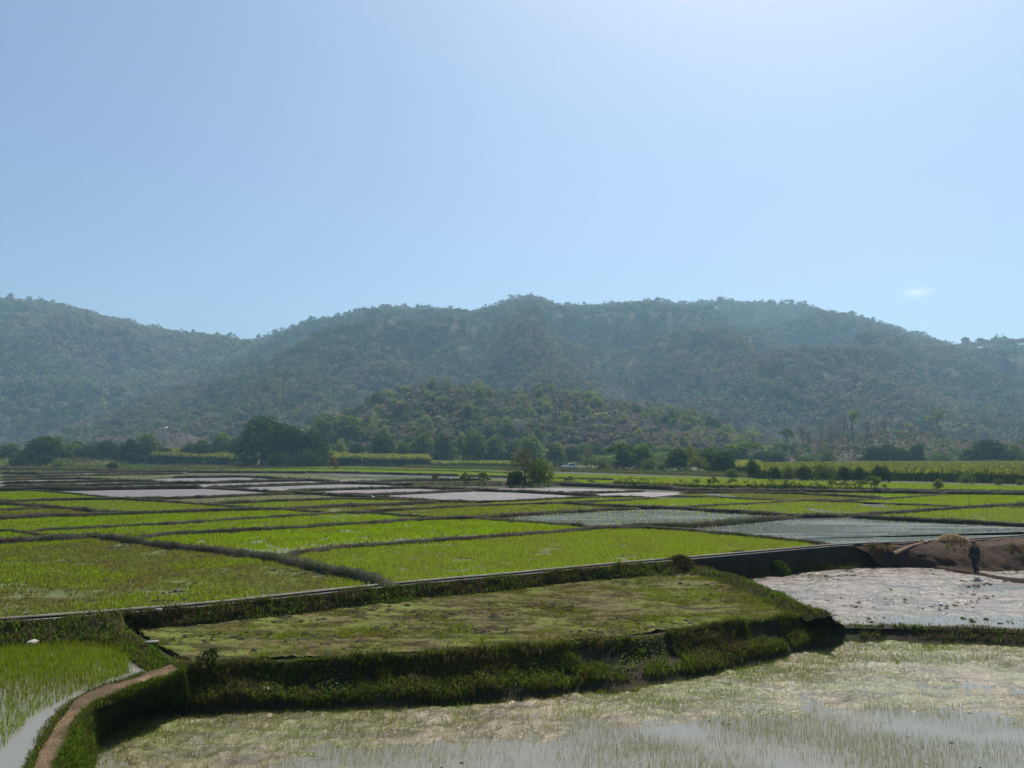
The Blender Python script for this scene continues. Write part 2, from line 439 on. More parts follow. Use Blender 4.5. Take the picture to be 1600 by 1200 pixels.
# ------------------------------------------------------------------ hills
def hill(name, crest, y0, y1, umin, umax, m, tree_h, nu=220, ny=70, amp=.22, power=1.0, sc=260., seed=0, back=1.35):
    cu_ = np.array([c[0] for c in crest], float); cs = slope_of([c[1] for c in crest])
    u = np.linspace(umin, umax, nu); t = np.linspace(0, back, ny)
    sl = np.interp(u, cu_, cs)
    crz = np.maximum(H + y1 * sl - tree_h, 0.0)
    U, T = np.meshgrid(u, t, indexing='ij'); Y = y0 + (y1 - y0) * T; X = (U - 800) / F * Y
    S = np.where(T <= 1, np.clip(T, 0, 1) ** power, 1 - (T - 1) * 1.1)
    S = S * (1 - .12 * np.sin(np.clip(T, 0, 1) * math.pi * 2) * .5)
    rid = 1 - np.abs(2 * fbm(X / sc, Y / sc, 4, seed) - 1) * 2
    env = np.sin(np.clip(T, 0, 1) * math.pi) ** .8
    Z = crz[:, None] * (S + amp * env * (rid - .45)) + (fbm(X / 60, Y / 60, 3, seed + 2) - .5) * 8 * env * np.clip(crz[:, None] / 60, 0, 1)
    Z = np.minimum(Z, np.where(T <= 1, H + Y * sl[:, None] * (1 - .05 * (1 - T)) - tree_h, 1e9))
    Z = np.maximum(Z, -.5 - 0 * Z)
    Z = np.where(T < .02, -.5, Z)
    G = np.stack([X, Y, Z], 2)
    tag(link(name, mesh_np(name, G.reshape(-1, 3), grid_faces(nu, ny), m, smooth=True)), kind='structure')
    return G, T

C_LEFT = [(-900, 520), (-500, 470), (-200, 458), (0, 463), (40, 468), (80, 473), (130, 486), (180, 497), (240, 513), (290, 517), (340, 523), (400, 532), (500, 560), (700, 620), (900, 706)]
C_MAIN = [(60, 690), (100, 660), (150, 634), (200, 608), (250, 583), (300, 562), (350, 542), (400, 528), (440, 512), (480, 498), (520, 488), (600, 478), (640, 480), (700, 481), (740, 482), (780, 474), (800, 466), (830, 460), (850, 466), (880, 475), (920, 477), (970, 473), (1020, 470), (1080, 474), (1130, 470), (1180, 473), (1220, 471), (1260, 476), (1300, 484), (1350, 494), (1400, 511), (1450, 526), (1490, 535), (1560, 556), (1700, 610), (1900, 706)]
C_RIGHT = [(1150, 706), (1250, 690), (1330, 650), (1400, 596), (1450, 563), (1490, 543), (1520, 534), (1560, 529), (1600, 527), (1700, 515), (2000, 500), (2600, 560)]
C_KNOLL = [(400, 707), (450, 690), (500, 655), (540, 634), (600, 608), (640, 598), (690, 590), (740, 598), (800, 610), (850, 603), (900, 608), (960, 622), (1020, 634), (1080, 642), (1130, 656), (1180, 676), (1250, 694), (1340, 706)]
C_MOUND = [(1160, 707), (1270, 692), (1330, 685), (1400, 680), (1450, 683), (1500, 692), (1560, 700), (1640, 705), (1800, 707)]
C_SCAR = [(190, 707), (235, 688), (262, 671), (290, 676), (330, 690), (390, 702), (450, 707)]
GL, TL = hill('left_mountain', C_LEFT, 820, 1400, -900, 900, M['hill'], 14, 150, 60, .26, .95, 340, 3)
GM, TM = hill('main_hill', C_MAIN, 560, 1450, 40, 1900, M['hill'], 12, 240, 80, .32, .92, 260, 1)
GR, TR = hill('right_hill', C_RIGHT, 620, 1180, 1140, 2600, M['hill'], 12, 140, 60, .26, .95, 240, 6)
GK, TK = hill('low_knoll', C_KNOLL, 372, 500, 390, 1350, M['hill'], 11, 160, 40, .12, .8, 80, 8)
GD, TD = hill('earth_mound', C_MOUND, 318, 395, 1150, 1800, M['scar'], 0, 110, 30, .08, .8, 50, 4)
GS, TS = hill('bare_slope', C_SCAR, 400, 540, 185, 455, M['scar'], 0, 60, 24, .08, .9, 50, 2)

def tree_pattern(seed, k=40):
    """unit crown of leaf cards, height 1, for the far woods"""
    r = np.random.default_rng(seed); lob = r.integers(2, 5)
    C = np.stack([r.uniform(-.22, .22, lob), r.uniform(-.22, .22, lob), r.uniform(.36, .74, lob)], 1); S = r.uniform(.22, .34, lob)
    i = r.integers(0, lob, k); d = r.normal(size=(k, 3)); d /= np.linalg.norm(d, axis=1, keepdims=True)
    d[:, 2] = np.abs(d[:, 2]) * np.where(r.random(k) < .75, 1, -1)
    c = C[i] + d * S[i][:, None] * np.array([1, 1, .8]) * (.7 + .3 * r.random(k))[:, None]
    return c, d
def far_wood(name, G, T, n, h0, h1, seed, cards=34, size=.24, weights=(.4, .3, .15, .15), tmax=1.0, scale_n=200., bare=0, keep=None):
    r = np.random.default_rng(seed); pats = [tree_pattern(seed * 50 + i, cards) for i in range(14)]
    a, b = G.shape[:2]
    x = r.random(n * 3) * (a - 1.001); y = r.random(n * 3) ** .9 * (b - 1.001)
    i, j = x.astype(int), y.astype(int); fx, fy = (x - i)[:, None], (y - j)[:, None]
    p = (G[i, j] * (1 - fx) + G[i + 1, j] * fx) * (1 - fy) + (G[i, j + 1] * (1 - fx) + G[i + 1, j + 1] * fx) * fy
    t = T[i, j]
    dens = fbm(p[:, 0] / 90, p[:, 1] / 90, 3, seed + 4)
    ok = (t < tmax) & (p[:, 2] > 1.0) & (dens > .08 + .22 * r.random(len(t)) - .10)
    if keep is not None: ok &= keep(p, t)
    p = p[ok][:n]; n = len(p)
    hh = r.uniform(h0, h1, n) * (.75 + .6 * fbm(p[:, 0] / 45, p[:, 1] / 45, 2, seed))
    kind = r.choice(4, n, p=weights)
    zone = fbm(p[:, 0] / scale_n, p[:, 1] / scale_n, 3, seed + 11)
    kind = np.where((zone > .56) & (r.random(n) < .6), 2, kind); kind = np.where((zone < .42) & (r.random(n) < .5), 3, kind)
    wid = r.uniform(.85, 1.35, n); tk = t[ok][:n]; hh = np.where((tk > .94) & (r.random(n) < .4), hh * 1.45, hh); wid = np.where(tk > .94, wid * .8, wid); rot = r.random(n) * 6.283
    st = Stuff(name, [M['h1'], M['h2'], M['h3'], M['h4'], M['barkpale']])
    which = r.integers(0, 14, n)
    for q in range(14):
        s = which == q; m = int(s.sum())
        if not m: continue
        c, d = pats[q]; ca, sa = np.cos(rot[s])[:, None], np.sin(rot[s])[:, None]
        cx = (c[None, :, 0] * ca - c[None, :, 1] * sa) * (hh[s] * wid[s])[:, None]; cyy = (c[None, :, 0] * sa + c[None, :, 1] * ca) * (hh[s] * wid[s])[:, None]
        cz = c[None, :, 2] * hh[s][:, None]
        W = np.stack([cx, cyy, cz], 2) + p[s][:, None, :]
        dd = np.stack([d[None, :, 0] * ca - d[None, :, 1] * sa, d[None, :, 0] * sa + d[None, :, 1] * ca, np.broadcast_to(d[None, :, 2], cx.shape)], 2)
        Q = rand_cards(W.reshape(-1, 3), np.repeat(hh[s] * size, len(c)), dd.reshape(-1, 3) * 1.6, .3, .8)
        st.add(Q.reshape(-1, 3), np.arange(len(Q) * 4).reshape(-1, 4), m=np.repeat(kind[s], len(c)))
    # pale stems
    tr = blades(p, hh * .7, np.full(n, .5), .05); st.add(tr[0], tr[1], m=4)
    return st.done()
far_wood('left_mountain_forest', GL, TL, 17000, 10, 15, 2, 30, .23, (.4, .3, .1, .2), keep=lambda p, t: (p[:, 2] > 60) | (rng.random(len(t)) < .6))
far_wood('main_hill_forest', GM, TM, 32000, 8.5, 13.5, 3, 34, .22, (.3, .38, .17, .15))
far_wood('right_hill_forest', GR, TR, 12000, 8.5, 13.5, 4, 32, .22, (.35, .3, .2, .15))
far_wood('bare_slope_scrub', GS, TS, 160, 3, 6, 9, 26, .26, (.2, .2, .5, .1), tmax=.95)

# ------------------------------------------------------------------ the plain: plots and bunds
PLOTS = [  # kind, outline in photo pixels (all on the level of the plain)
 ('g', [(0,769),(50,768),(110,772.5),(165,778.5),(110,781),(50,783),(0,785),(-140,791),(-140,772)]),
 ('g', [(0,787),(60,784),(110,783),(180,782),(266,786.5),(320,790),(370,794),(405,797.5),(320,800),(266,802.5),(205,804.5),(185,803.5),(150,801),(110,796.5),(70,794),(30,790.5),(0,788)]),
 ('g', [(-140,786),(0,790),(30,791.5),(70,794),(0,797.5),(-140,804)]),
 ('g', [(-140,806),(0,799),(70,795),(80,795),(110,797),(150,801.5),(195,804.5),(130,807),(60,808.5),(0,812),(-140,819)]),
 ('g', [(-140,821),(0,813.5),(85,809),(185,806),(266,803),(405,798.5),(440,798),(480,801),(520,803),(480,806),(420,810),(360,813.5),(266,819.5),(200,823.5),(140,826.5),(85,829.5),(40,832.5),(15,831),(0,831),(-140,838)]),
 ('g2', [(15,832),(40,833),(140,827),(266,820.5),(360,814),(480,807),(533,803),(575,803.5),(620,807),(690,811.5),(650,814),(600,817.5),(533,821.5),(480,825.5),(420,829),(350,832.5),(266,836.5),(230,840.5),(200,845),(160,842.5),(110,843),(85,841.5),(50,836)]),
 ('g', [(-140,840),(0,832),(15,832),(80,841.5),(60,846),(0,849.5),(-140,856)]),
 ('o', [(-300,868),(0,851),(60,848),(110,845),(150,842.5),(200,848),(266,858),(325,863),(400,872),(440,880),(490,890),(533,899.5),(595,912),(600,914),(500,925),(400,936.5),(300,946.5),(200,954.5),(100,962.5),(0,969.5),(-120,978),(-300,987)]),
 ('gw', [(205,846),(266,838),(350,834),(420,830),(533,822.5),(650,815),(740,812.5),(800,816.5),(870,821.5),(920,826),(880,832),(800,839),(700,846),(600,854),(533,857.5),(480,864),(440,871),(400,870),(325,861.5),(266,856)]),
 ('g', [(450,875),(480,865),(533,859),(600,854.5),(700,847),(800,840),(880,833.5),(950,828),(1010,828),(1066,831),(1130,837),(1200,843.5),(1240,847),(1275,851.5),(1265,854),(1200,859.5),(1090,869.5),(1020,874.5),(900,886),(800,896),(700,904.5),(630,911),(595,911),(533,898),(490,888)]),
 ('g2', [(445,797.5),(480,795.5),(533,793.5),(600,791),(690,787),(740,787),(800,789),(740,791.5),(640,796.5),(590,799),(560,801.5),(530,802),(480,800.5)]),
 ('k', [(200,783),(266,780.5),(320,778.5),(440,773),(500,774),(533,776.5),(600,779.5),(640,781.5),(533,780.3),(480,782.2),(430,783.8),(360,786.8),(310,789.2),(266,785.5)]),
 ('g2', [(330,790),(430,785),(533,781.3),(640,782.5),(690,785.5),(650,787.2),(600,789.7),(533,792.3),(480,794.7),(435,797.3),(405,797.3),(370,794)]),
 ('m', [(50,767),(110,767.5),(170,766),(266,764.5),(320,764),(370,766.5),(440,771.3),(400,774.5),(320,778),(266,779.5),(200,782),(165,778),(110,772)]),
 ('m', [(440,771.5),(533,766),(640,763.8),(700,765.5),(733,767),(650,771.3),(600,773.4),(533,775.4),(490,773.5)]),
 ('mw', [(533,776),(600,774.5),(650,772),(740,768),(800,769.5),(860,772.5),(935,777),(880,780),(800,784.2),(740,785.2),(700,784.5),(660,782),(620,780)]),
 ('g2', [(690,786.3),(740,786.3),(800,784.8),(870,780.8),(930,778.2),(1010,778.5),(1030,779.5),(930,784.3),(870,786.8),(800,789)]),
 ('o', [(570,803),(640,797.5),(740,792.5),(800,790),(870,787.8),(930,791),(1000,795),(920,799.3),(860,802.3),(800,807),(750,810.8),(700,811.3),(620,806.3)]),
 ('w', [(740,811.8),(800,808),(860,803),(920,800),(1000,795.6),(1066,796),(1140,801),(1240,808),(1190,814),(1130,819),(1066,823.5),(1000,825.5),(935,826)]),
 ('w2', [(1040,828),(1066,826),(1130,821),(1190,815.5),(1240,810),(1330,808),(1400,813),(1500,818.5),(1600,823),(1750,832),(1750,826),(1600,837),(1530,842),(1440,846.5),(1350,849.5),(1300,850.5),(1240,846),(1200,842),(1130,835)]),
 ('g2', [(1345,808),(1420,802.5),(1500,796.5),(1560,793),(1600,794),(1750,798),(1750,830),(1600,822),(1500,817.5),(1400,812)]),
 ('g2', [(900,787.3),(930,785.5),(1030,780.3),(1110,778),(1170,781.3),(1240,784),(1130,789.8),(1066,793.6),(1000,794)]),
 ('g2', [(1050,774.5),(1100,771.5),(1170,770.8),(1250,773.5),(1333,777.5),(1385,780.3),(1330,783.3),(1265,783),(1240,783.3),(1170,780.3),(1110,777.2)]),
 ('g2', [(1265,784),(1333,786.5),(1400,789.5),(1500,793.5),(1420,801.8),(1340,807),(1240,807),(1140,800.3),(1066,795),(1130,790.5),(1230,785)]),
 ('g', [(1390,780.8),(1470,774.3),(1500,772.8),(1600,774.8),(1750,777),(1750,782),(1600,788),(1540,792),(1500,792.5),(1400,788.8),(1333,785.5),(1340,783.5)]),
 ('g2', [(1180,769.8),(1333,770.8),(1380,771.6),(1470,773.2),(1385,779.4),(1333,776.5),(1250,773)]),
 ('g', [(860,741),(1030,745),(1100,747),(1200,749.5),(1333,753.5),(1420,755),(1600,760),(1750,763),(1750,772),(1600,769.8),(1450,768),(1380,767),(1333,769),(1240,769.5),(1060,766),(960,759),(860,756)]),
 ('mw', [(733,766.5),(790,763),(860,761.8),(960,764.8),(1005,767.6),(940,769.8),(870,771.8),(800,769)]),
 ('mw', [(885,772.6),(940,771),(1010,768.8),(1066,769.5),(1070,771.5),(1040,774.5),(1010,777.8),(960,776.8),(935,776.6)]),
 ('k', [(0,734.5),(110,735.5),(190,737.2),(150,738.7),(60,740.3),(0,739)]),
 ('m', [(65,742),(150,739.6),(266,737.8),(300,738.5),(266,740.8),(150,743),(100,744)]),
 ('k', [(0,747.5),(100,745),(220,742.2),(290,741.2),(390,744.5),(266,746.3),(190,750.5),(130,748.3),(60,748.8),(0,750.6)]),
 ('m', [(-140,755),(0,752),(60,750),(130,749.5),(190,752),(85,754.2),(0,755.5),(-140,758.5)]),
 ('m', [(-140,760),(0,757.3),(85,756),(200,753),(262,755.8),(170,757.8),(100,759.8),(0,761.4),(-140,764)]),
 ('m', [(0,763.2),(100,761.6),(250,757.4),(266,758),(266,763),(170,764.6),(100,765.6),(40,765)]),
 ('m', [(200,751.5),(266,747.5),(380,746.3),(430,748.6),(480,751),(420,752.2),(330,755),(266,755.5),(220,753)]),
 ('m', [(266,757.5),(330,756.3),(420,753.5),(485,752),(533,755),(500,756.6),(450,758.4),(400,760.2),(320,762.6),(266,763)]),
 ('m', [(330,763.6),(400,761),(450,759.4),(533,756.6),(600,758),(640,760.3),(600,763.4),(533,765),(480,767),(440,769.5),(370,765.8)]),
 ('m', [(440,748.6),(533,747),(600,750),(650,750.6),(533,754.6),(490,751.4)]),
 ('w3', [(555,755.6),(640,752),(720,751.2),(745,753.5),(660,758),(635,759.4),(590,757)]),
 ('g', [(290,732.5),(420,731.5),(540,729.5),(700,733.5),(860,738.5),(860,744),(720,743),(533,738.3),(420,737.8),(290,737)]),
 ('k', [(400,740.5),(480,741),(533,745.5),(720,748),(860,750),(860,755),(720,750.3),(600,749),(480,749.5),(390,745)]),
 ('w3', [(485,740.5),(533,739.8),(720,744.3),(720,747),(533,744.8)]),
]
BUNDS = [  # photo polyline, height, width
 ([(-140,771),(0,766.5),(50,765.5),(100,766),(170,765),(266,763.6),(320,763.2)], .5, 1.0),
 ([(0,762),(40,761.8),(100,760.5),(170,758.6),(250,756.3),(330,755.5),(420,752.6),(480,751.3),(500,752),(533,755.3)], .42, .8),
 ([(0,756),(85,754.8),(150,753.2),(200,752.2),(266,756)], .42, .8),
 ([(0,751),(60,749.3),(130,748.8),(190,751.5)], .4, .8),
 ([(0,746.7),(100,744.4),(220,741.6),(290,740.7)], .45, .9),
 ([(0,740.3),(60,741),(150,739),(266,737.3),(420,738.5),(480,739.6)], .5, 1.0),
 ([(0,733.6),(110,734.6),(190,736.6),(290,737.6)], .55, 1.1),
 ([(266,747),(330,746.2),(380,745.6),(430,748.2),(490,751.6)], .42, .8),
 ([(320,763.2),(400,760.7),(450,759),(500,757),(533,756),(600,752.7),(650,751),(760,750.5)], .4, .8),
 ([(533,755.8),(600,757.6),(640,759.8),(680,759)], .42, .9),
 ([(320,763.3),(370,766.2),(440,770.8),(500,773.4),(533,775.8),(600,779.2),(690,785)], .32, .7),
 ([(440,770.3),(480,767.4),(533,765.6),(600,763.9),(660,762.5),(720,766),(800,769),(870,772.2),(940,776.8)], .35, .8),
 ([(500,774.5),(600,774),(650,771.8),(700,769),(745,767.4)], .3, .6),
 ([(40,766.5),(110,772.3),(165,778.3),(190,781.4)], .22, .5),
 ([(-140,792),(0,785.6),(60,783.5),(110,781.7),(190,781.4),(266,780),(320,778.3),(400,774.8),(460,772.2)], .3, .65),
 ([(190,781.8),(266,786),(320,789.8),(370,793.8),(405,797.3)], .28, .7),
 ([(320,789.6),(360,787),(430,784.2),(480,782.4),(533,780.8),(640,782.2),(690,785.5),(745,786.2)], .28, .65),
 ([(-140,786),(0,788.6),(30,790.8),(70,794.2),(110,796.5),(150,801),(185,803.8),(205,804.6)], .33, .8),
 ([(-140,804.5),(0,798),(70,794.6)], .22, .5),
 ([(-140,820),(0,812.4),(60,808.8),(85,807),(130,807.4),(185,805.3),(266,802.8),(320,800.3),(405,797.8),(435,797.8),(480,795),(533,792.8),(600,790.2),(650,787.5),(690,786)], .3, .75),
 ([(440,797.6),(480,800.8),(515,802.5)], .22, .5),
 ([(40,832.4),(85,829.4),(140,826.4),(200,823.5),(266,819.8),(340,815.2),(420,810),(480,806.3),(520,803),(560,801.8),(590,799.4),(640,796.8),(700,794),(740,792),(800,789.4),(870,787.2),(930,784.6),(1000,781.3),(1030,780)], .2, .5),
 ([(-140,838),(0,831.3),(15,831),(50,836),(85,841.4)], .18, .45),
 ([(200,845),(230,841),(266,837.3),(350,833.2),(420,829.6),(480,826),(533,822),(600,818),(650,814.4),(700,812.2),(740,811.4),(760,809),(800,807.3),(860,802.7),(920,799.7),(960,797.2),(1000,795.3)], .26, .65),
 ([(555,802),(575,803),(620,806.3),(670,810),(700,811.8)], .2, .5),
 ([(740,811.6),(800,816.2),(870,821),(930,825.8)], .24, .6),
 ([(690,786.3),(745,785.8),(800,784.5),(870,780.5),(930,778.2),(960,777.2),(1020,778.2)], .24, .55),
 ([(870,787.2),(930,790.7),(1000,794.3),(1060,795.3),(1100,798.8),(1160,802.3),(1240,807.6),(1320,807.6)], .3, .7),
 ([(1000,794),(1066,793.9),(1130,790.2),(1200,787),(1240,784),(1265,783.4),(1333,786.2),(1400,789.3),(1460,791.8),(1505,793)], .2, .5),
 ([(1040,776.5),(1115,777.5),(1170,780.8),(1240,783.6)], .2, .5),
 ([(1265,783.2),(1333,783.4),(1385,780.4),(1420,778.2),(1470,773.8),(1500,772.4)], .22, .5),
 ([(1060,771),(1170,770.2),(1240,772.8),(1333,776.8),(1385,780.4)], .3, .7),
 ([(820,757.5),(900,759.5),(960,761.5),(1040,764.5),(1100,768.5),(1240,770.2),(1333,770.3),(1400,771.4),(1470,773),(1600,774.2),(1750,776)], .5, 1.1),
 ([(1060,761.5),(1150,763.3),(1240,763.5),(1330,765.5),(1380,767),(1450,768.3),(1560,769.6),(1750,772)], .35, .8),
 ([(870,771.8),(940,770),(1010,768.2)], .25, .6),
 ([(860,756),(960,758.5),(1066,762)], .3, .9),
 ([(1240,808),(1333,807.2),(1400,802.4),(1500,795.3),(1540,792.3),(1600,789),(1750,782)], .26, .6),
 ([(1325,808),(1380,812),(1500,818.2),(1600,822.8),(1750,831)], .3, .6),
 ([(1560,793),(1600,794.4),(1750,798)], .2, .5),
 ([(950,826.4),(1010,825),(1066,824.2),(1130,819.8),(1190,814.4),(1240,809.5)], .32, .75),
 ([(430,871),(480,864),(533,857.6),(600,853.7),(700,846),(800,839),(880,832.2),(915,828.8),(950,826.8),(1010,826.8),(1066,830),(1130,836),(1200,843),(1240,846.6),(1300,851)], .22, .55),
 ([(-300,868),(0,850.6),(60,847.4),(110,844.5),(145,841.6),(160,842.4),(200,847.5),(266,857.3),(325,862.5),(400,871.3),(440,879.5),(490,889.5),(533,899.2),(560,905),(600,914),(620,917)], .34, .85),
 ([(720,744),(860,748),(1000,752)], .35, .8),
 ([(290,738.6),(420,738.8),(533,739.2),(720,744)], .45, 1.0),
 ([(300,733.5),(540,732.6),(700,736.5),(860,741)], .3, .8),
 ([(900,747.5),(1030,749.3)], .2, .6),
]
PM = {'g': 'mudg', 'g2': 'mudg', 'gw': 'water', 'o': 'mudgreen', 'k': 'mudgreen', 'm': 'mudgrey', 'mw': 'mud', 'w': 'waterw', 'w2': 'waterw', 'w3': 'water'}
rice = Stuff('rice_crop', [M['rice'], M['rice2'], M['riceo'], M['ricep']])
def ricefill(poly, z, dens, h, m, mask=None, wmul=1.0, cap=220000):
    A = area(poly); d = np.linalg.norm(poly[:, :2], axis=1); dm = np.clip(d.mean(), 20, 400)
    s = max(.05, dm / 745 * 1.15)
    n = int(min(cap, dens * A / (s * s)))
    q = in_poly_pts(poly, n)
    q = q[(np.abs(fbm(q[:, 0] * .11, q[:, 1] * .30, 4, 40) - .5) > .009) & (fbm(q[:, 0] * .9, q[:, 1] * 1.3, 3, 41) < .66 + .08 * rng.random(len(q)))]
    if mask is not None: q = q[mask(q)]
    n = len(q)
    if not n: return
    sd_ = np.maximum(.045, np.linalg.norm(q, axis=1) / 745 * 1.0) * wmul
    V, Fc = blades(np.column_stack([q, np.full(n, z)]), h, sd_, .5)
    rice.add(V, Fc, m=m)
for k, (kind, px) in enumerate(PLOTS):
    poly = PL(px, 0.0)
    z = -.015 if kind[0] in 'gokm' else -.03
    poly[:, 2] = z + .0005 * (k % 7)
    me = bpy.data.meshes.new('paddy_plot')
    me.from_pydata([tuple(p) for p in poly], [], [list(range(len(poly)))]); me.materials.append(M[PM[kind] if not (kind == 'g2' and np.mean([q_[0] for q_ in px]) > 1100) else 'waterw'])
    o = link('paddy_plot', me); tag(o, kind='structure')
    mk = lambda q, s=k: fbm(q[:, 0] * .25, q[:, 1] * .12, 3, s) > .27 + .1 * (rng.random(len(q)) - .5)
    if kind == 'g': ricefill(poly, z, 1.25, .14, [0, 1, 0, 2][k % 4], wmul=.85)
    elif kind == 'g2': ricefill(poly, z, 1.0, .14, [1, 0, 2, 1][k % 4], mk, wmul=.85)
    elif kind == 'gw':
        def wetmask(q):
            u_ = 800 + q[:, 0] / q[:, 1] * F; v_ = 708 + H * F / q[:, 1]
            c_ = np.interp(u_, [360, 440, 520, 650, 800, 900], [858, 861, 853, 844, 834, 828])
            wet = np.exp(-((v_ - c_) / np.interp(u_, [360, 500, 800], [4, 9, 5])) ** 2) * (u_ > 365) * .95
            return rng.random(len(q)) > np.clip(wet * (1.6 * fbm(q[:, 0] * .35, q[:, 1] * .5, 3, 4) + .2), 0, .93)
        ricefill(poly, z, 1.4, .14, 0, wetmask)
    elif kind == 'o':
        ricefill(poly, z, .75, .11, 2, lambda q: fbm(q[:, 0] * .6, q[:, 1] * .5, 4, 7) > .27 + .2 * (rng.random(len(q)) - .5))
        ricefill(poly, z, .35, .14, 0, lambda q: fbm(q[:, 0] * .15, q[:, 1] * .2, 3, 2) > .5)
    elif kind == 'k': ricefill(poly, z, .10, .15, 2)
    elif kind == 'w': ricefill(poly, z, .05, .16, 3)
    elif kind == 'w2': ricefill(poly, z, .012, .14, 3)
rice.done()

def ridge(mb, pts, h, wd, seed, st, dens=1.0):
    """an earth bund along a line"""
    ln = np.linalg.norm(np.diff(pts, axis=0), axis=1).sum()
    n = max(6, int(ln / .35)); n = min(n, 900)
    a = smooth(resample(pts, n), 2)
    s = np.linspace(0, ln, n)
    t = np.gradient(a, axis=0); t[:, 2] = 0; t /= np.linalg.norm(t, axis=1, keepdims=True) + 1e-9
    nn = np.stack([-t[:, 1], t[:, 0], 0 * s], 1)
    a = a + nn * ((fbm(s * .25, s * 0 + seed, 3, seed) - .5) * .5 * wd)[:, None]
    prof = [(-.5, -.12), (-.36, .45), (-.2, .9), (0, 1.0), (.2, .92), (.36, .5), (.5, -.12)]
    rows = []
    hh = h * (.75 + .6 * fbm(s * .5, s * 0, 3, seed + 1)) * np.clip(np.minimum(s, ln - s) / 1.1 + .02, 0, 1) ** .6; ww = wd * (.66 + .4 * fbm(s * .4, s * 0 + 9, 3, seed + 2))
    for k, (x, z) in enumerate(prof):
        e = (fbm(s * 2.2, s * 0 + k * 3.3, 4, seed + 3) - .5) * 1.7
        rows.append(a + nn * (x * ww + e * .12)[:, None] + np.array([0, 0, 1.]) * (z * hh + e * h * .5 * (abs(x) < .45))[:, None])
    G = np.stack(rows, 1)
    mb.V.append(G.reshape(-1, 3)); f = grid_faces(n, len(prof)) + mb.n
    mb.F[4] += f.tolist(); mb.M[4] += [0] * len(f); mb.n += n * len(prof)
    # rough grass along the crest
    d = np.linalg.norm(a.mean(0)[:2]); px = max(.03, d / 745 * .8)
    m = int(min(5000, dens * ln / px * (1.6 if d < 60 else .8)))
    g = on_grid(G, m)
    V, Fc = blades(g, np.clip(h * .5, .07, .22) * (.4 + 1.3 * fbm(g[:, 0] * .8, g[:, 1] * .8, 3, seed)), px, .9)
    st.add(V, Fc, m=(rng.random(len(Fc)) < .5).astype(int))
    return G
bundgrass = Stuff('bund_grass', [M['grass'], M['grassdry']])
for i, (px, h, wd) in enumerate(BUNDS):
    mb = MB(); ridge(mb, PL(px, 0), h, wd, i * 3 + 1, bundgrass)
    tag(link('earth_bund', mb.mesh('earth_bund', M['bund'], True)), kind='structure')
bundgrass.done()

# ------------------------------------------------------------------ canal
def sweep(mb, line, prof, m=0):
    t = np.gradient(line, axis=0); t[:, 2] = 0; t /= np.linalg.norm(t, axis=1, keepdims=True)
    nn = np.stack([-t[:, 1], t[:, 0], 0 * t[:, 0]], 1)
    G = np.stack([line + nn * x + np.array([0, 0, z]) for x, z in prof], 1)
    f = grid_faces(len(line), len(prof)) + mb.n
    mb.V.append(G.reshape(-1, 3)); mb.F[4] += f.tolist(); mb.M[4] += [m] * len(f); mb.n += G.shape[0] * G.shape[1]
    return G
mb = MB()
line = CANW.copy(); line[:, 2] = 0
sweep(mb, line, [(-.047, .0), (-.045, .07), (.015, .075), (.02, -.3), (.50, -.3), (.505, .10), (.56, .105), (.58, -.6)])
bed = MB(); sweep(bed, line, [(.0205, .05), (.022, -.28), (.495, -.28), (.499, .06)])  # inner lining; the shade inside the channel is painted into its dark colour
can = link('irrigation_canal', mb.mesh('irrigation_canal', M['concrete']))
wl = MB(); sweep(wl, line, [(-.10, -1.5), (-.049, .045)]); link('canal_wall', wl.mesh('canal_wall', M['stain_shade']), can)  # outer face away from the sun, its shade painted in with the stain
link('canal_bed', bed.mesh('canal_bed', M['stain_shade']), can)
tag(can, 'narrow concrete irrigation canal with two pale rims running across the fields', 'canal')

# ------------------------------------------------------------------ banks of the near plots
def sub(px, u0, u1): return [p for p in px if u0 <= p[0] <= u1]
cline = [P(u, v, .02) for u, v in CAN]
def canal_edge(u0, u1, z=0.0, dy=0.02):
    c = CANW[(cu >= u0) & (cu <= u1)].copy(); c[:, 1] -= dy + .08; c[:, 2] = z; return c
B1, _ = loft('field_bank', canal_edge(-420, 215, -.03), PL([(-420, 1040), (-120, 1022), (0, 1016), (60, 1011), (120, 1009), (165, 1010), (195, 1018), (215, 1030)], ZL), M['bank'], seed=1)
B2, _ = loft('field_bank', canal_edge(190, 1075, -.04), PL([(190, 985), (260, 984), (330, 977), (400, 969), (500, 957), (600, 946), (700, 935), (800, 923.5), (900, 912), (1000, 903), (1075, 897)], ZM), M['bank'], seed=2, amp=.14, prof=[(0, 0), (.1, .06), (.35, .35), (.6, .55), (.85, .9), (1, 1.05)])
B3T = PL([(270, 1047), (300, 1046), (400, 1036), (500, 1034), (600, 1029), (700, 1023), (800, 1016), (900, 1008), (1000, 997), (1100, 984), (1200, 970), (1262, 960), (1296, 962)], ZM + .05)
B3B = PL([(275, 1117), (300, 1118), (400, 1116), (500, 1115), (600, 1112), (700, 1107), (800, 1100), (900, 1090), (1000, 1079), (1100, 1063), (1200, 1037), (1275, 1018), (1318, 1008)], ZN)
B3, _ = loft('terrace_bank', B3T, B3B, M['bank'], rows=20, step=.12, seed=3, amp=.13, prof=[(0, 0), (.06, .03), (.16, .3), (.3, .52), (.55, .62), (.78, .72), (.9, .95), (1, 1.05)])
B4T = PL([(1270, 976), (1320, 978), (1400, 979), (1500, 982), (1600, 986), (1700, 991), (2000, 1008)], ZR + .16)
B4B = PL([(1290, 1012), (1325, 1008), (1400, 1007), (1500, 1011), (1600, 1017), (1700, 1025), (2000, 1045)], ZN)
B4, _ = loft('field_bank', B4T, B4B, M['bank'], rows=12, step=.12, seed=4, amp=.09, back=.5)
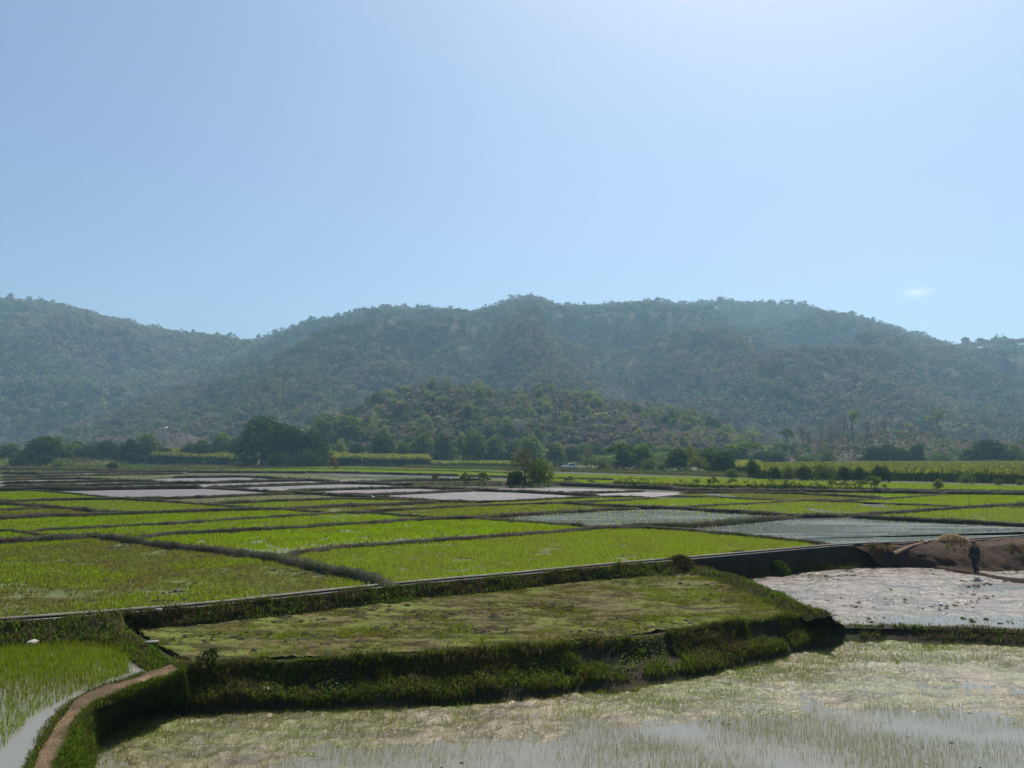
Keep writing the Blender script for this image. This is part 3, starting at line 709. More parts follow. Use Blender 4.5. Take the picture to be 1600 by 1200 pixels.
B4k, _ = loft('field_bank', B4T + np.array([0, .02, 0.02]), B4T + np.array([0, .75, -.22]), M['bank'], rows=6, step=.15, seed=14, amp=.06, back=.2)
# west side of the terrace, down to the left plot
B5, _ = loft('field_bank', PL([(165, 972), (195, 985), (222, 1003), (250, 1022), (274, 1040)], ZM + .12), PL([(150, 1006), (178, 1014), (196, 1026), (212, 1038), (232, 1050), (250, 1056)], ZL), M['bank'], rows=10, step=.1, seed=5, amp=.08, back=.3)
# the dirt on that crest
DP, _ = loft('dirt_path', PL([(165, 968), (195, 981), (222, 996), (240, 1008)], ZM + .2), PL([(180, 978), (198, 990), (215, 1002), (228, 1014)], ZM + .17), M['dirt'], rows=6, step=.1, seed=25, amp=.05, back=.05)
# path bund beside the left plot, sloping down to the nearest plot
pl = PL([(268, 1040), (235, 1049), (200, 1060), (150, 1077), (110, 1098), (85, 1128), (70, 1158), (50, 1200), (25, 1260), (0, 1330)], -.36)
pr = PL([(289, 1054), (262, 1065), (230, 1074), (186, 1088), (147, 1103), (123, 1127), (112, 1153), (102, 1182), (88, 1206), (55, 1262), (35, 1330)], -.38)
PT, _ = loft('dirt_path', pl, pr, M['path'], rows=12, step=.08, seed=6, amp=.06, back=.05, seg=130)
PS, _ = loft('path_bank', pr + np.array([0, 0, -.02]), PL([(300, 1117), (285, 1112), (262, 1108), (232, 1114), (205, 1122), (180, 1138), (163, 1158), (152, 1182), (147, 1205), (135, 1262), (120, 1330)], ZN), M['bank'], rows=16, step=.1, seed=7, amp=.10, back=.1, seg=130)
PI, _ = loft('path_bank', pl + np.array([.04, 0, -.02]), PL([(232, 1052), (215, 1058), (180, 1068), (140, 1082), (98, 1102), (66, 1132), (50, 1160), (34, 1200), (0, 1260), (-30, 1330)], ZL - .05), M['bank'], rows=8, step=.1, seed=8, amp=.05, back=.1, seg=130)
# bund between the terrace and the right mud plot
BT = PL([(1060, 884), (1085, 889), (1115, 896), (1160, 910), (1200, 926), (1222, 938), (1262, 953), (1296, 962)], ZM + .22)
B6, _ = loft('field_bund', BT, PL([(1046, 897), (1075, 900), (1105, 906), (1140, 918), (1178, 936), (1205, 950), (1230, 962), (1262, 970)], ZM - .03), M['bank'], rows=8, step=.1, seed=9, amp=.06, back=.25)
B7, _ = loft('field_bund', BT + np.array([0, .12, -.01]), PL([(1110, 884), (1135, 898), (1165, 908), (1200, 920), (1240, 938), (1262, 950), (1290, 966), (1330, 982)], ZR), M['bank'], rows=10, step=.1, seed=10, amp=.09, back=.2)
# mounds in front of the canal wall
B8, _ = loft('field_bank', canal_edge(1010, 1345, -.08, .14), PL([(1010, 905), (1080, 905), (1130, 905), (1180, 905), (1230, 898), (1290, 893), (1345, 889)], ZR), M['bank'], rows=14, step=.12, seed=11, amp=.09, back=.0, prof=[(0, .70), (.05, .74), (.15, .78), (.4, .85), (.8, .95), (1, 1.03)])
ebt = canal_edge(1325, 2010, .02, .06)
ES, _ = loft('earth_bank', ebt, PL(EB_T, .04), M['dirt'], rows=14, step=.16, seed=33, amp=.13, back=.0, prof=[(0, 0), (.25, .5), (.5, .6), (1, 1)])
EB, _ = loft('earth_bank', PL(EB_T, .04), PL([(1385, 888.5), (1392, 888), (1400, 887.5), (1440, 889), (1500, 893), (1560, 894), (1600, 894), (1700, 893), (2000, 892)], ZR), M['dirt'], rows=18, step=.14, seed=12, amp=.17, back=.25, prof=[(0, 0), (.16, .04), (.34, .16), (.55, .38), (.7, .62), (.84, .92), (1, 1.04)])
mb = MB(); rbg = Stuff('bund_tufts', [M['grassdry'], M['grass']])
RBG = ridge(mb, PL([(1375, 881), (1395, 882), (1420, 884.5), (1460, 889), (1500, 895.5), (1525, 899.5), (1560, 906.5), (1600, 911.5), (1700, 924)], ZR + .0), .2, .55, 44, rbg, .25)
tag(link('field_bund', mb.mesh('field_bund', M['dirt'], True)), kind='structure'); rbg.done()

# mounds of dry grass by the canal wall
def heap(name, u, v, z, rx, ry, rz_, m, seed, label, cat, n=2600, mats=None, group=None):
    p = P(u, v, z); mb = MB()
    a = np.linspace(0, 2 * math.pi, 28); t = np.linspace(0, 1, 9)
    A, T_ = np.meshgrid(a, t, indexing='ij'); rr = 1 + .35 * (fbm(np.cos(A) * 1.6 + 5, np.sin(A) * 1.6 + T_, 3, seed) - .5)
    G = np.stack([np.cos(A) * rx * rr * np.cos(T_ * math.pi / 2), np.sin(A) * ry * rr * np.cos(T_ * math.pi / 2), np.sin(T_ * math.pi / 2) * rz_ * (.8 + .4 * fbm(np.cos(A) * 2, np.sin(A) * 2, 3, seed + 1)) - .06], 2)
    e = empty(name, tuple(p), label, cat, group)
    link('core', mesh_np('core', G.reshape(-1, 3), grid_faces(28, 9), M['bank'] if mats is None else mats[1], smooth=True), e)
    g = on_grid(G, n); V, q, tr = blades(g, .28, .035, .8, .5)
    link('dry_grass', mesh_np('dry_grass', V, [tr, q], m), e)
heap('grass_mound', 1062, 893, ZM, .75, .6, .62, M['grassdry'], 1, 'rounded mound of dry dark grass where the canal rim disappears', 'grass mound')
heap('grass_mound', 1155, 899, ZR, 1.5, .7, 1.05, M['grassdry'], 2, 'wide shaggy brown mound of dead grass against the canal wall', 'grass mound', 5000)
heap('grass_mound', 1212, 899, ZR, .65, .5, .62, M['grass'], 3, 'small green tussock at the foot of the canal wall beside the brown mound', 'grass mound')
heap('straw_heap', 1490, 848, .04, .75, .5, .30, M['straw'], 4, 'pale heap of straw on the far edge of the bare earth bank', 'straw heap', 1400, [M['straw'], M['straw']])

# ------------------------------------------------------------------ near plots: lumpy mud with water standing in it
def plot_sheet(name, poly, step, zf, m, water_z=None, wm=None):
    lo, hi = poly[:, :2].min(0), poly[:, :2].max(0)
    nx, ny = int((hi[0] - lo[0]) / step) + 1, int((hi[1] - lo[1]) / step) + 1
    X, Y = np.meshgrid(np.linspace(lo[0], hi[0], nx), np.linspace(lo[1], hi[1], ny), indexing='ij')
    Z = zf(X, Y)
    f = grid_faces(nx, ny); cx, cyy = X.ravel()[f].mean(1), Y.ravel()[f].mean(1)
    f = f[inside(cx, cyy, poly)]
    us_, inv = np.unique(f, return_inverse=True)
    V = np.stack([X.ravel(), Y.ravel(), Z.ravel()], 1)[us_]
    o = link(name, mesh_np(name, V, inv.reshape(-1, 4), m, smooth=True)); tag(o, kind='structure')
    if water_z is not None:
        me = bpy.data.meshes.new('field_water'); me.from_pydata([(p[0], p[1], water_z) for p in poly], [], [list(range(len(poly)))])
        me.materials.append(wm); tag(link('field_water', me), kind='structure')
lumps = lambda X, Y, a, s: (fbm(X * 1.1, Y * 1.4, 4, s) - .5) * a + (fbm(X * 5, Y * 6, 4, s + 3) - .5) * a * .9
# left plot
LFP = PL([(-420, 1034), (0, 1012), (120, 1004), (175, 1006), (205, 1022), (245, 1048), (215, 1062), (150, 1082), (105, 1104), (75, 1134), (58, 1162), (40, 1204), (5, 1262), (-25, 1330), (-420, 1330)], ZL)
plot_sheet('paddy_plot', LFP, .15, lambda X, Y: ZL - .10 + lumps(X, Y, .08, 21), M['mudg'], ZL, M['water'])
# terrace
MTP = PL([(205, 975), (260, 980), (400, 964), (600, 942), (800, 920), (1000, 899), (1075, 895), (1150, 915), (1262, 958), (1290, 965), (1200, 966), (1000, 992), (800, 1011), (600, 1024), (400, 1031), (310, 1038), (262, 1018), (225, 995)], ZM)
plot_sheet('paddy_plot', MTP, .07, lambda X, Y: ZM + .055 + lumps(X, Y, .12, 22) - .03 * (np.exp(-((X - 8.5) / 3) ** 2)), M['mudmt'], ZM - .012, M['water'])
# right mud plot
RMP = PL([(1105, 905), (1180, 902), (1240, 895), (1345, 885), (1450, 880), (1600, 885), (2000, 885), (2000, 1010), (1600, 990), (1400, 985), (1310, 985), (1262, 955), (1200, 925)], ZR)
def z_rm(X, Y):
    v = 708 + 1164 * (H - ZR) / np.maximum(Y, 1); u = 800 + X / Y * F
    wet = .10 * np.exp(-((v - 966) / 9) ** 2) / (1 + np.exp(-(u - 1370) / 14)) + .08 * np.exp(-((v - 912) / 6) ** 2) / (1 + np.exp(-(u - 1480) / 12))
    return ZR + .05 + lumps(X, Y, .09, 23) - wet
plot_sheet('paddy_plot', RMP, .09, z_rm, M['mudrm'], ZR + .02, M['water'])
# nearest plot
NRP = PL([(130, 1330), (145, 1208), (150, 1180), (175, 1140), (230, 1112), (300, 1112), (500, 1110), (700, 1102), (900, 1085), (1100, 1058), (1270, 1014), (1320, 1003), (1400, 1003), (1600, 1010), (2100, 1040), (2100, 1330)], ZN)
def z_nr(X, Y):
    v = 708 + 1164 * (H - ZN) / np.maximum(Y, 1); u = 800 + X / Y * F
    edge_ = np.interp(u, [150, 300, 500, 700, 900, 1100, 1200, 1330, 1450, 1700], [1210, 1195, 1178, 1150, 1132, 1118, 1112, 1108, 1095, 1090])
    d = (edge_ - v) / 60.0 + (fbm(X * .5, Y * .8, 5, 31) - .5) * 1.1
    return ZN + np.clip(.10 * d, -.07, .05) + lumps(X, Y, .13, 24) - .02 - .10 * np.exp(-((u - 175) / 40) ** 2 - ((v - 1190) / 40) ** 2)
plot_sheet('paddy_plot', NRP, .055, z_nr, M['mudnr'], ZN - .004, M['water'])

# clods of turned mud and footprints' rims
cl = Stuff('mud_clods', [M['bund'], M['bank']])
OCT = np.array([(1, 0, 0), (0, 1, 0), (-1, 0, 0), (0, -1, 0), (0, 0, 1), (.6, .6, .45), (-.6, .6, .45), (-.6, -.6, .45), (.6, -.6, .45)], float)
OF = np.array([(0, 5, 4), (5, 1, 4), (1, 6, 4), (6, 2, 4), (2, 7, 4), (7, 3, 4), (3, 8, 4), (8, 0, 4), (0, 1, 5), (1, 2, 6), (2, 3, 7), (3, 0, 8)])
def clods(poly, n, z, s0, s1, thr, seed, ymax=60):
    q = in_poly_pts(poly, n); q = q[(fbm(q[:, 0] * .45, q[:, 1] * .8, 4, seed) > thr + .12 * (rng.random(len(q)) - .5)) & (q[:, 1] < ymax)]
    n = len(q); s = s0 + (s1 - s0) * rng.random(n) ** 2.5; a = rng.random(n) * 6.283
    V = np.repeat(OCT[None], n, 0) * (.7 + .6 * rng.random((n, 9, 1))); V[:, :, 0] *= (1 + 1.2 * rng.random(n))[:, None]
    x = V[:, :, 0] * np.cos(a)[:, None] - V[:, :, 1] * np.sin(a)[:, None]; y = V[:, :, 0] * np.sin(a)[:, None] + V[:, :, 1] * np.cos(a)[:, None]
    W = np.stack([x * s[:, None] + q[:, 0:1], y * s[:, None] + q[:, 1:2], V[:, :, 2] * s[:, None] * .8 + z - .01], 2)
    F_ = (np.arange(n)[:, None, None] * 9 + OF[None]).reshape(-1, 3)
    cl.add(W.reshape(-1, 3), F_, m=np.repeat((rng.random(n) < .3).astype(int), len(OF)))
clods(MTP, 4200, ZM + .05, .02, .10, .54, 71)
clods(NRP, 2400, ZN - .015, .012, .06, .58, 72)
clods(RMP, 3500, ZR + .04, .02, .09, .56, 73)
for i_, n_, th in ((7, 3500, .56), (9, 1500, .62), (8, 900, .6)): clods(PL(PLOTS[i_][1], 0), n_, .0, .03, .10, th, 74 + i_)
cl.done()

# rice and weeds of the near plots
near = Stuff('rice_seedlings', [M['rice'], M['rice2'], M['riceo'], M['ricep']])
q = in_poly_pts(LFP, 90000); q = q[(q[:, 1] < 27) & (q[:, 0] > -26)]
vv = 708 + 1164 * (H - ZL) / q[:, 1]; uu = 800 + q[:, 0] / q[:, 1] * F
gap = np.interp(vv, [1040, 1060, 1100, 1150, 1200, 1330], [225, 175, 85, 40, 5, -60])      # the open strip of water by the path
k = (uu < gap - 12 * rng.random(len(q))) & (rng.random(len(q)) < np.clip(np.interp(vv, [1010, 1045, 1075, 1200], [.9, .75, .33, .28]), 0, 1))
q = q[k]; V, Fc = blades(np.column_stack([q, np.full(len(q), ZL)]), .18, .016, .35); near.add(V, Fc, m=(rng.random(len(Fc)) < .25).astype(int))
q = in_poly_pts(MTP, 120000); f_ = fbm(q[:, 0] * .5, q[:, 1] * .6, 4, 51)
q = q[f_ > .30 + .26 * rng.random(len(q))]
V, Fc = blades(np.column_stack([q, np.full(len(q), ZM)]), .10, .035, .8); near.add(V, Fc, m=np.where(rng.random(len(Fc)) < .5, 2, np.where(fbm(q[:, 0] * .2, q[:, 1] * .3, 3, 52) > .5, 0, 2)))
q = in_poly_pts(NRP, 190000); vv = 708 + 1164 * (H - ZN) / q[:, 1]
rows_ = (q[:, 1] < 27) & (np.abs(q[:, 0]) < q[:, 1] * .72 + 1)
k = rows_ & (fbm(q[:, 0] * .5, q[:, 1] * .7, 4, 53) > .22 + .42 * rng.random(len(q))); q = q[k]
V, Fc = blades(np.column_stack([q, np.full(len(q), ZN)]), .15, .0065, .25); near.add(V, Fc, m=np.where(rng.random(len(Fc)) < .2, 2, 3))
q = in_poly_pts(NRP, 40000); vv = 708 + 1164 * (H - ZN) / q[:, 1]; uu = 800 + q[:, 0] / q[:, 1] * F
bv = np.interp(uu, [150, 300, 500, 700, 900, 1100, 1200, 1310, 1500, 1700], [1180, 1130, 1125, 1117, 1100, 1078, 1055, 1025, 1022, 1030])
q = q[(vv < bv + 10 * rng.random(len(q)))]; V, Fc = blades(np.column_stack([q, np.full(len(q), ZN)]), .15, .02, .4); near.add(V, Fc, m=0)
q = in_poly_pts(RMP, 9000); vv = 708 + 1164 * (H - ZR) / q[:, 1]; q = q[(vv > 955) | (fbm(q[:, 0] * .5, q[:, 1] * .5, 3, 60) > .6)]
V, Fc = blades(np.column_stack([q, np.full(len(q), ZR)]), .14, .02, .4); near.add(V, Fc, m=3)
near.done()

# grass on the banks
bg_ = Stuff('bank_grass', [M['grass'], M['grassdry'], M['l_mid']])
def grow(G, n, h, wd, dry, r0=0, r1=1, drop=.35, seed=0, thr=.0):
    p = on_grid(G, n, r0, r1)
    f_ = fbm(p[:, 0] * .7, p[:, 1] * .7, 3, seed + 70); p = p[f_ > thr]; f_ = f_[f_ > thr]
    V, qd, tr = blades(p, h * (.35 + 1.4 * fbm(p[:, 0] * 1.7, p[:, 1] * 1.7, 2, seed + 60)) , wd, .7, drop)
    mm = (rng.random(len(p)) < dry + (f_ - .5) * 1.2).astype(int)
    bg_.add(V, tr, qd, m=0)
    bg_.I[3][-1] = mm; bg_.I[4][-1] = mm
grow(B1, 5000, .20, .03, .4, .05, 1, seed=1)
grow(B2, 14000, .20, .03, .5, .1, 1, seed=2)
grow(B3, 33000, .22, .022, .36, .06, .80, seed=3, thr=.40)
grow(B3, 5000, .34, .018, .5, .1, .3, .6, seed=23, thr=.5)
grow(B3, 5000, .12, .02, .3, .04, .2, seed=13)
grow(B3, 5000, .18, .022, .05, .6, .75, seed=14, thr=.45)
grow(B4, 5000, .13, .022, .4, 0, .7, seed=4, thr=.42)
grow(B5, 3500, .16, .022, .3, .1, 1, seed=5)
grow(PS, 15000, .16, .018, .12, .05, .95, seed=6)
grow(PS, 5000, .2, .016, .2, .0, .3, seed=16)
grow(PT, 700, .10, .014, .3, .0, .12, seed=17); grow(PT, 900, .11, .014, .3, .9, 1, seed=18); grow(PT, 500, .07, .012, .5, .1, .9, .3, 19, .52)
grow(PI, 2600, .12, .016, .35, .1, .9, seed=7, thr=.4)
grow(B6, 3500, .14, .025, .5, 0, 1, seed=8); grow(B7, 4500, .18, .03, .35, .1, 1, seed=9)
grow(B8, 5000, .20, .035, .5, .5, 1, seed=10); grow(EB, 2600, .22, .04, .75, .1, .8, seed=11, thr=.5)
# broad-leaved weeds
for G, n, r0, r1, s in ((B3, 9000, .2, .72, .07), (PS, 2500, .2, .8, .05), (B5, 900, .1, .8, .05)):
    p = on_grid(G, n, r0, r1); p = p[fbm(p[:, 0] * .9, p[:, 1] * .9, 3, 81) > .5]; p[:, 2] += .05 + .14 * rng.random(len(p))
    Q = rand_cards(p, s, None, 1.2, .7); bg_.add(Q.reshape(-1, 3), np.arange(len(Q) * 4).reshape(-1, 4), m=2)
bg_.done()

# ------------------------------------------------------------------ trees
def crown_cards(lobes, n, size, seed, flat=.2, asp=.65, fill=.45):
    global rng
    keep = rng; rng = np.random.default_rng(seed)
    Lb = np.array(lobes, float); w_ = (Lb[:, 3] * Lb[:, 4] * Lb[:, 5]) ** .66; w_ /= w_.sum()
    i = rng.choice(len(Lb), n, p=w_)
    d = rng.normal(size=(n, 3)); d /= np.linalg.norm(d, axis=1, keepdims=True)
    rr = fill + (1 - fill) * rng.random(n) ** .45
    rr *= .55 + .9 * fbm(d[:, 0] * 2.2 + i * 7.7, d[:, 1] * 2.2 + d[:, 2] * 2.9, 3, seed)
    c = Lb[i, :3] + d * Lb[i, 3:] * rr[:, None]
    Q = rand_cards(c, size, d * .9, flat, asp); rng = keep
    return Q
def cards_mesh(name, Q, m): return mesh_np(name, Q.reshape(-1, 3), np.arange(len(Q) * 4).reshape(-1, 4), m)
def trunk_mesh(h, r, tips, seed, m, twigs=0, fork=.5):
    rg = np.random.default_rng(seed); mb = MB()
    top = np.array([rg.normal() * .03 * h, rg.normal() * .03 * h, h * fork])
    mb.tube([(0, 0, -.3), top * .35 + np.array([rg.normal() * .02 * h, 0, 0]), top], [r * 1.25, r, r * .75], 7)
    for t in tips:
        t = np.array(t, float); mid = top + (t - top) * .5 + rg.normal(size=3) * .05 * h
        mb.tube([top * .9, mid, t], [r * .6, r * .38, r * .12], 5)
        for _ in range(twigs):
            a = mid + (t - mid) * rg.random(); e = a + rg.normal(size=3) * np.array([.09, .09, .06]) * h + np.array([0, 0, .10 * h])
            mb.tube([a, (a + e) / 2 + rg.normal(size=3) * .01 * h, e], [r * .22, r * .13, r * .05], 4)
            for _ in range(2):
                e2 = e + rg.normal(size=3) * .05 * h + np.array([0, 0, .05 * h]); mb.tube([(a + e) / 2, e2], [r * .1, r * .04], 3)
    return mb.mesh('trunk', m, True)

# unit shapes, about 10 m tall
def lob(seed, n, spread, z0, z1, r0, r1, sq=.8):
    rg = np.random.default_rng(seed); out = []
    for k in range(n):
        a = k * 2.4 + rg.random(); q = spread * math.sqrt((k + .3) / n)
        z = z1 - (z1 - z0) * (q / spread) ** 1.5 * rg.uniform(.55, 1.0); r = rg.uniform(r0, r1)
        out.append((math.cos(a) * q, math.sin(a) * q, z, r, r, r * sq))
    return out
KINDS = {}
def kind(name, lobes, n, size, m, tr, bark='bark', twigs=0, fork=.4, flat=.2, variants=2, asp=.65, fill=.45):
    KINDS[name] = []
    for v in range(variants):
        lb = lobes(v)
        cm = cards_mesh('crown', crown_cards(lb, n, size, hash_(name) + v, flat, asp, fill), M[m]) if n else None
        tm = trunk_mesh(10, tr, [(l[0] * .8, l[1] * .8, l[2]) for l in lb[:9]], hash_(name) + v, M[bark], twigs, fork)
        KINDS[name].append((cm, tm))
def hash_(s): return sum(ord(c) * (i + 3) for i, c in enumerate(s)) % 9973
kind('round', lambda v: lob(11 + v, 17, 3.2, -.4, 7.7, 1.6, 2.5), 3600, .62, 'l_dark', .30, variants=3)
kind('mid', lambda v: lob(21 + v, 16, 2.9, -.4, 7.9, 1.4, 2.3), 3200, .62, 'l_mid', .26, variants=3)
kind('pale', lambda v: lob(31 + v, 10, 2.3, 2.0, 8.2, 1.2, 1.9), 1500, .58, 'l_pale', .20, 'barkpale')
kind('bamboo', lambda v: lob(41 + v, 10, 2.4, 2.6, 7.6, 1.3, 2.0, 1.2), 2400, .6, 'l_bam', .14, flat=-.2, asp=.35)
kind('flat', lambda v: lob(51 + v, 12, 5.0, 6.0, 8.6, 1.5, 2.1, .36), 2200, .6, 'l_mid', .30, fork=.45, flat=.9)
kind('bush', lambda v: lob(61 + v, 8, 4.6, 2.0, 4.8, 2.2, 3.2, 1.0), 1500, .85, 'l_mid', .22, fork=.12)
kind('darkbush', lambda v: lob(71 + v, 8, 4.2, 2.2, 5.6, 2.2, 3.2, 1.1), 1700, .85, 'l_dark', .22, fork=.12)
kind('dry', lambda v: lob(81 + v, 11, 3.2, 2.6, 8.4, 1.2, 1.9), 900, .45, 'l_olive', .22, 'barkpale', 5, .38, fill=.2)
kind('bare', lambda v: lob(91 + v, 9, 2.4, 4.2, 9.2, .8, 1.2), 60, .36, 'l_dry', .25, 'barkpale', 9, .42, variants=3, fill=.2)
kind('tall', lambda v: lob(101 + v, 5, 1.2, 7.6, 9.0, .9, 1.4), 380, .5, 'l_pale', .26, 'barkpale', 1, .7)
kind('shrub', lambda v: lob(111 + v, 7, 3.6, 3.0, 8.0, 0.8, 1.5, 1.0), 620, .75, 'l_mid', .22, 'bark', 4, .15, fill=.2)
kind('rust', lambda v: lob(121 + v, 6, 2.6, 3.5, 8.4, 1.1, 1.8), 260, 1.1, 'l_rust', .25, 'barkpale', 3, .3, fill=.2)

cnt = {}
def tree(name, u, vb, vt, hw, kd, label, cat='tree', group=None, z=-.1, pos=None):
    """a tree whose foot and top the photo shows at rows vb and vt"""
    p = P(u, vb, z) if pos is None else np.array(pos, float)
    d = p[1]
    if pos is None:
        cap = 352.0 if u < 500 else 332.0 if u < 1200 else 304.0
        if d > cap: p = p * (cap - 12 * random.random()) / d; p[2] = z; d = p[1]
    h = H + d * float(slope_of(vt)) - z if pos is None else vb
    wm = (hw / F * d if pos is None else hw) * (1.22 if kd in ('round', 'mid') else 1)
    k = cnt.get(kd, 0); cnt[kd] = k + 1
    cm, tm = KINDS[kd][k % len(KINDS[kd])]
    e = empty(name, tuple(p), label, cat, group, rz=(k * 2.399) % 6.283)
    base = {'round': 4.7, 'mid': 4.4, 'pale': 3.7, 'bamboo': 3.9, 'flat': 6.5, 'bush': 6.8, 'darkbush': 6.4, 'dry': 4.2, 'bare': 2.8, 'tall': 2.2, 'shrub': 5.0, 'rust': 3.9}[kd]
    topz = {'flat': 9.3, 'bush': 7.2, 'darkbush': 7.9}.get(kd, 9.7)
    sz = h / topz; sx = wm / base
    e.scale = (sx, sx, sz)
    link('trunk', tm, e)
    if cm: link('crown', cm, e)
    return e
T = tree
# around the left side
T('spreading_tree', 71, 728, 678, 33, 'round', 'broad dark tree on a short clear trunk standing alone in the paddies')
T('bush', 30, 729, 710, 15, 'darkbush', 'low dark bush tucked under the broad lone tree, farther from the trunk', 'bush')
T('bush', 90, 731, 721, 11, 'bush', 'small round bush beside the trunk of the broad lone tree', 'bush')
T('bush', 174, 735, 722, 10, 'darkbush', 'solitary dark bush on a bund between grey plots', 'bush')
T('bush', 33, 746, 741, 8, 'darkbush', 'tiny flat clump of weeds on a bund below the broad lone tree', 'bush')
T('leafy_tree', 14, 722, 690, 20, 'mid', 'hazy green tree half hidden behind the broad lone tree, nearest the picture edge')
T('leafy_tree', 112, 721, 688, 20, 'mid', 'yellow-green tree just behind the broad lone tree on its open side')
T('leafy_tree', 140, 720, 692, 17, 'round', 'low dark tree in the far row, next but one after the broad lone tree')
T('leafy_tree', 163, 719, 686, 22, 'round', 'wide dark tree with layered boughs in the middle of the far row')
T('bush', 186, 722, 706, 12, 'bush', 'light green bush in front of the layered dark tree', 'bush')
T('leafy_tree', 201, 719, 684, 17, 'round', 'dark round tree touching the bright green one in the far row')
T('leafy_tree', 228, 719, 672, 20, 'mid', 'tallest bright green tree at the end of the far row by the bare slope')
T('leafy_tree', 318, 715, 683, 18, 'round', 'rounded dark tree behind the yellow cane, first after the bare slope')
T('leafy_tree', 346, 714, 672, 18, 'mid', 'taller green tree behind the yellow cane with a peaked crown')
T('leafy_tree', 372, 715, 680, 18, 'round', 'dark tree behind the cane that touches the huge black-green tree')
# the big clump
T('huge_tree', 409, 729, 644, 37, 'round', 'huge black-green tree with a leaning trunk, tallest of the clump in the fields')
T('huge_tree', 449, 729, 655, 29, 'round', 'huge dark tree in the middle of the clump, slightly lower than its neighbour')
T('huge_tree', 487, 729, 667, 31, 'round', 'huge dark tree at the low rounded end of the clump')
T('bush', 440, 730, 706, 20, 'darkbush', 'dark thicket under the clump, below its middle tree', 'bush')
T('bush', 480, 730, 704, 24, 'darkbush', 'dark thicket under the clump, below its low rounded end', 'bush')
T('young_tree', 520, 742, 712, 9, 'rust', 'spindly young tree with reddish leaves on a bund in front of the cane')
# mid treeline
T('pale_tree', 532, 721, 682, 12, 'pale', 'thin pale tree squeezed between the dark clump and the tree row')
T('leafy_tree', 557, 719, 690, 15, 'round', 'small round dark tree at the near end of the row behind the cane')
T('leafy_tree', 595, 720, 673, 23, 'round', 'dome-shaped dark tree with a lit rim behind the yellow cane')
T('leafy_tree', 628, 721, 688, 14, 'mid', 'lower green tree in the dip after the dome-shaped one')
T('leafy_tree', 660, 722, 670, 23, 'mid', 'wide dark green tree with peaked top behind the end of the cane')
T('leafy_tree', 694, 722, 675, 17, 'round', 'dark narrow tree next to the pale column tree')
T('pale_tree', 722, 723, 670, 13, 'pale', 'pale column-shaped tree standing out in the dark row')
T('leafy_tree', 742, 722, 668, 20, 'mid', 'grey-green broad tree just past the pale column tree')
T('leafy_tree', 772, 724, 677, 22, 'mid', 'dusky tree in the row between the grey-green and the bright one')
T('leafy_tree', 800, 726, 690, 17, 'round', 'low dark tree in the row right behind the twiggy tree')
T('leafy_tree', 828, 728, 674, 22, 'mid', 'bright green tree rising over the twiggy tree and the round bush')
T('twiggy_tree', 818, 761, 697, 29, 'dry', 'brownish thin-leaved tree on the field edge, growing into a round dark bush')
T('bush', 842, 761, 716, 25, 'bush', 'big round dark green bush on the field edge beside the twiggy tree', 'bush')
T('bush', 808, 762, 735, 18, 'darkbush', 'dark undergrowth at the foot of the twiggy tree', 'bush')
T('leafy_tree', 868, 729, 690, 15, 'mid', 'slim green tree just before the parked car')
T('leafy_tree', 893, 727, 694, 15, 'round', 'dark tree straight behind the parked car')
T('twiggy_tree', 918, 732, 697, 14, 'dry', 'greyish bare-branched tree just past the parked car')
T('bush', 922, 736, 716, 12, 'shrub', 'pale straggly bush by the dirt road just past the parked car', 'bush')
T('bush', 942, 737, 720, 13, 'bush', 'grey-green bush by the dirt road, second past the parked car', 'bush')
T('spreading_tree', 972, 736, 692, 27, 'flat', 'wide spreading tree with dark hollow beneath it by the dirt road')
T('leafy_tree', 974, 734, 702, 18, 'round', 'dark tree filling the space under the wide spreading one')
T('leafy_tree', 1006, 734, 690, 20, 'mid', 'grey-green tree between the wide spreading one and the dark ball')
T('bush', 1016, 738, 716, 15, 'bush', 'light bush in front of the grey-green tree, beside the dark ball', 'bush')
T('bush', 1034, 739, 722, 10, 'bush', 'small bush touching the dark ball-shaped tree', 'bush')
T('bamboo_clump', 1078, 737, 693, 24, 'bamboo', 'yellow-green bamboo crown rising behind the dark ball-shaped tree', 'bamboo')
T('ball_tree', 1060, 739, 698, 19, 'round', 'dark ball-shaped tree in front of yellow-green bamboo')
T('bamboo_clump', 1090, 740, 712, 20, 'bamboo', 'low yellowish bamboo between the dark ball and the dark green trees', 'bamboo')
T('leafy_tree', 1110, 739, 695, 20, 'mid', 'mid-green tree with pointed crown after the low bamboo')
T('leafy_tree', 1132, 740, 700, 18, 'round', 'dark rounded tree before the strip of bright cane')
T('flat_tree', 1165, 730, 689, 34, 'flat', 'wide flat-topped tree with pale green layers above the cane')
T('leafy_tree', 1150, 728, 702, 22, 'round', 'dark tree under the left half of the flat-topped layers')
T('leafy_tree', 1192, 727, 704, 22, 'round', 'dark tree under the right half of the flat-topped layers')
T('leafy_tree', 1217, 726, 704, 16, 'round', 'dark tree at the end of the row before the grassy rise')
T('bush', 1144, 748, 732, 13, 'bush', 'low round bush in front of the bright cane strip', 'bush')
T('bush', 1176, 749, 718, 13, 'darkbush', 'upright dark bush standing before the bright cane, first of the hedge', 'bush')
hd = [(1210, 751, 729, 12, 'darkbush', 'hedge bush at the front of the long cane, second after the upright one'), (1232, 751.5, 728, 13, 'bush', 'lighter hedge bush in front of the long cane'),
      (1256, 752, 728, 13, 'darkbush', 'dark hedge bush next to the widest one before the cane'), (1287, 752.5, 723, 21, 'bush', 'widest and tallest hedge bush before the long cane'),
      (1318, 753, 728, 13, 'darkbush', 'dark hedge bush just past the widest one'), (1342, 753.5, 730, 12, 'darkbush', 'low hedge bush behind the brown thorny shrub'),
      (1376, 754.5, 727, 17, 'darkbush', 'last big hedge bush, behind and beyond the brown thorny shrub')]
for a in hd: T('bush', *a[:5], a[5], 'bush')
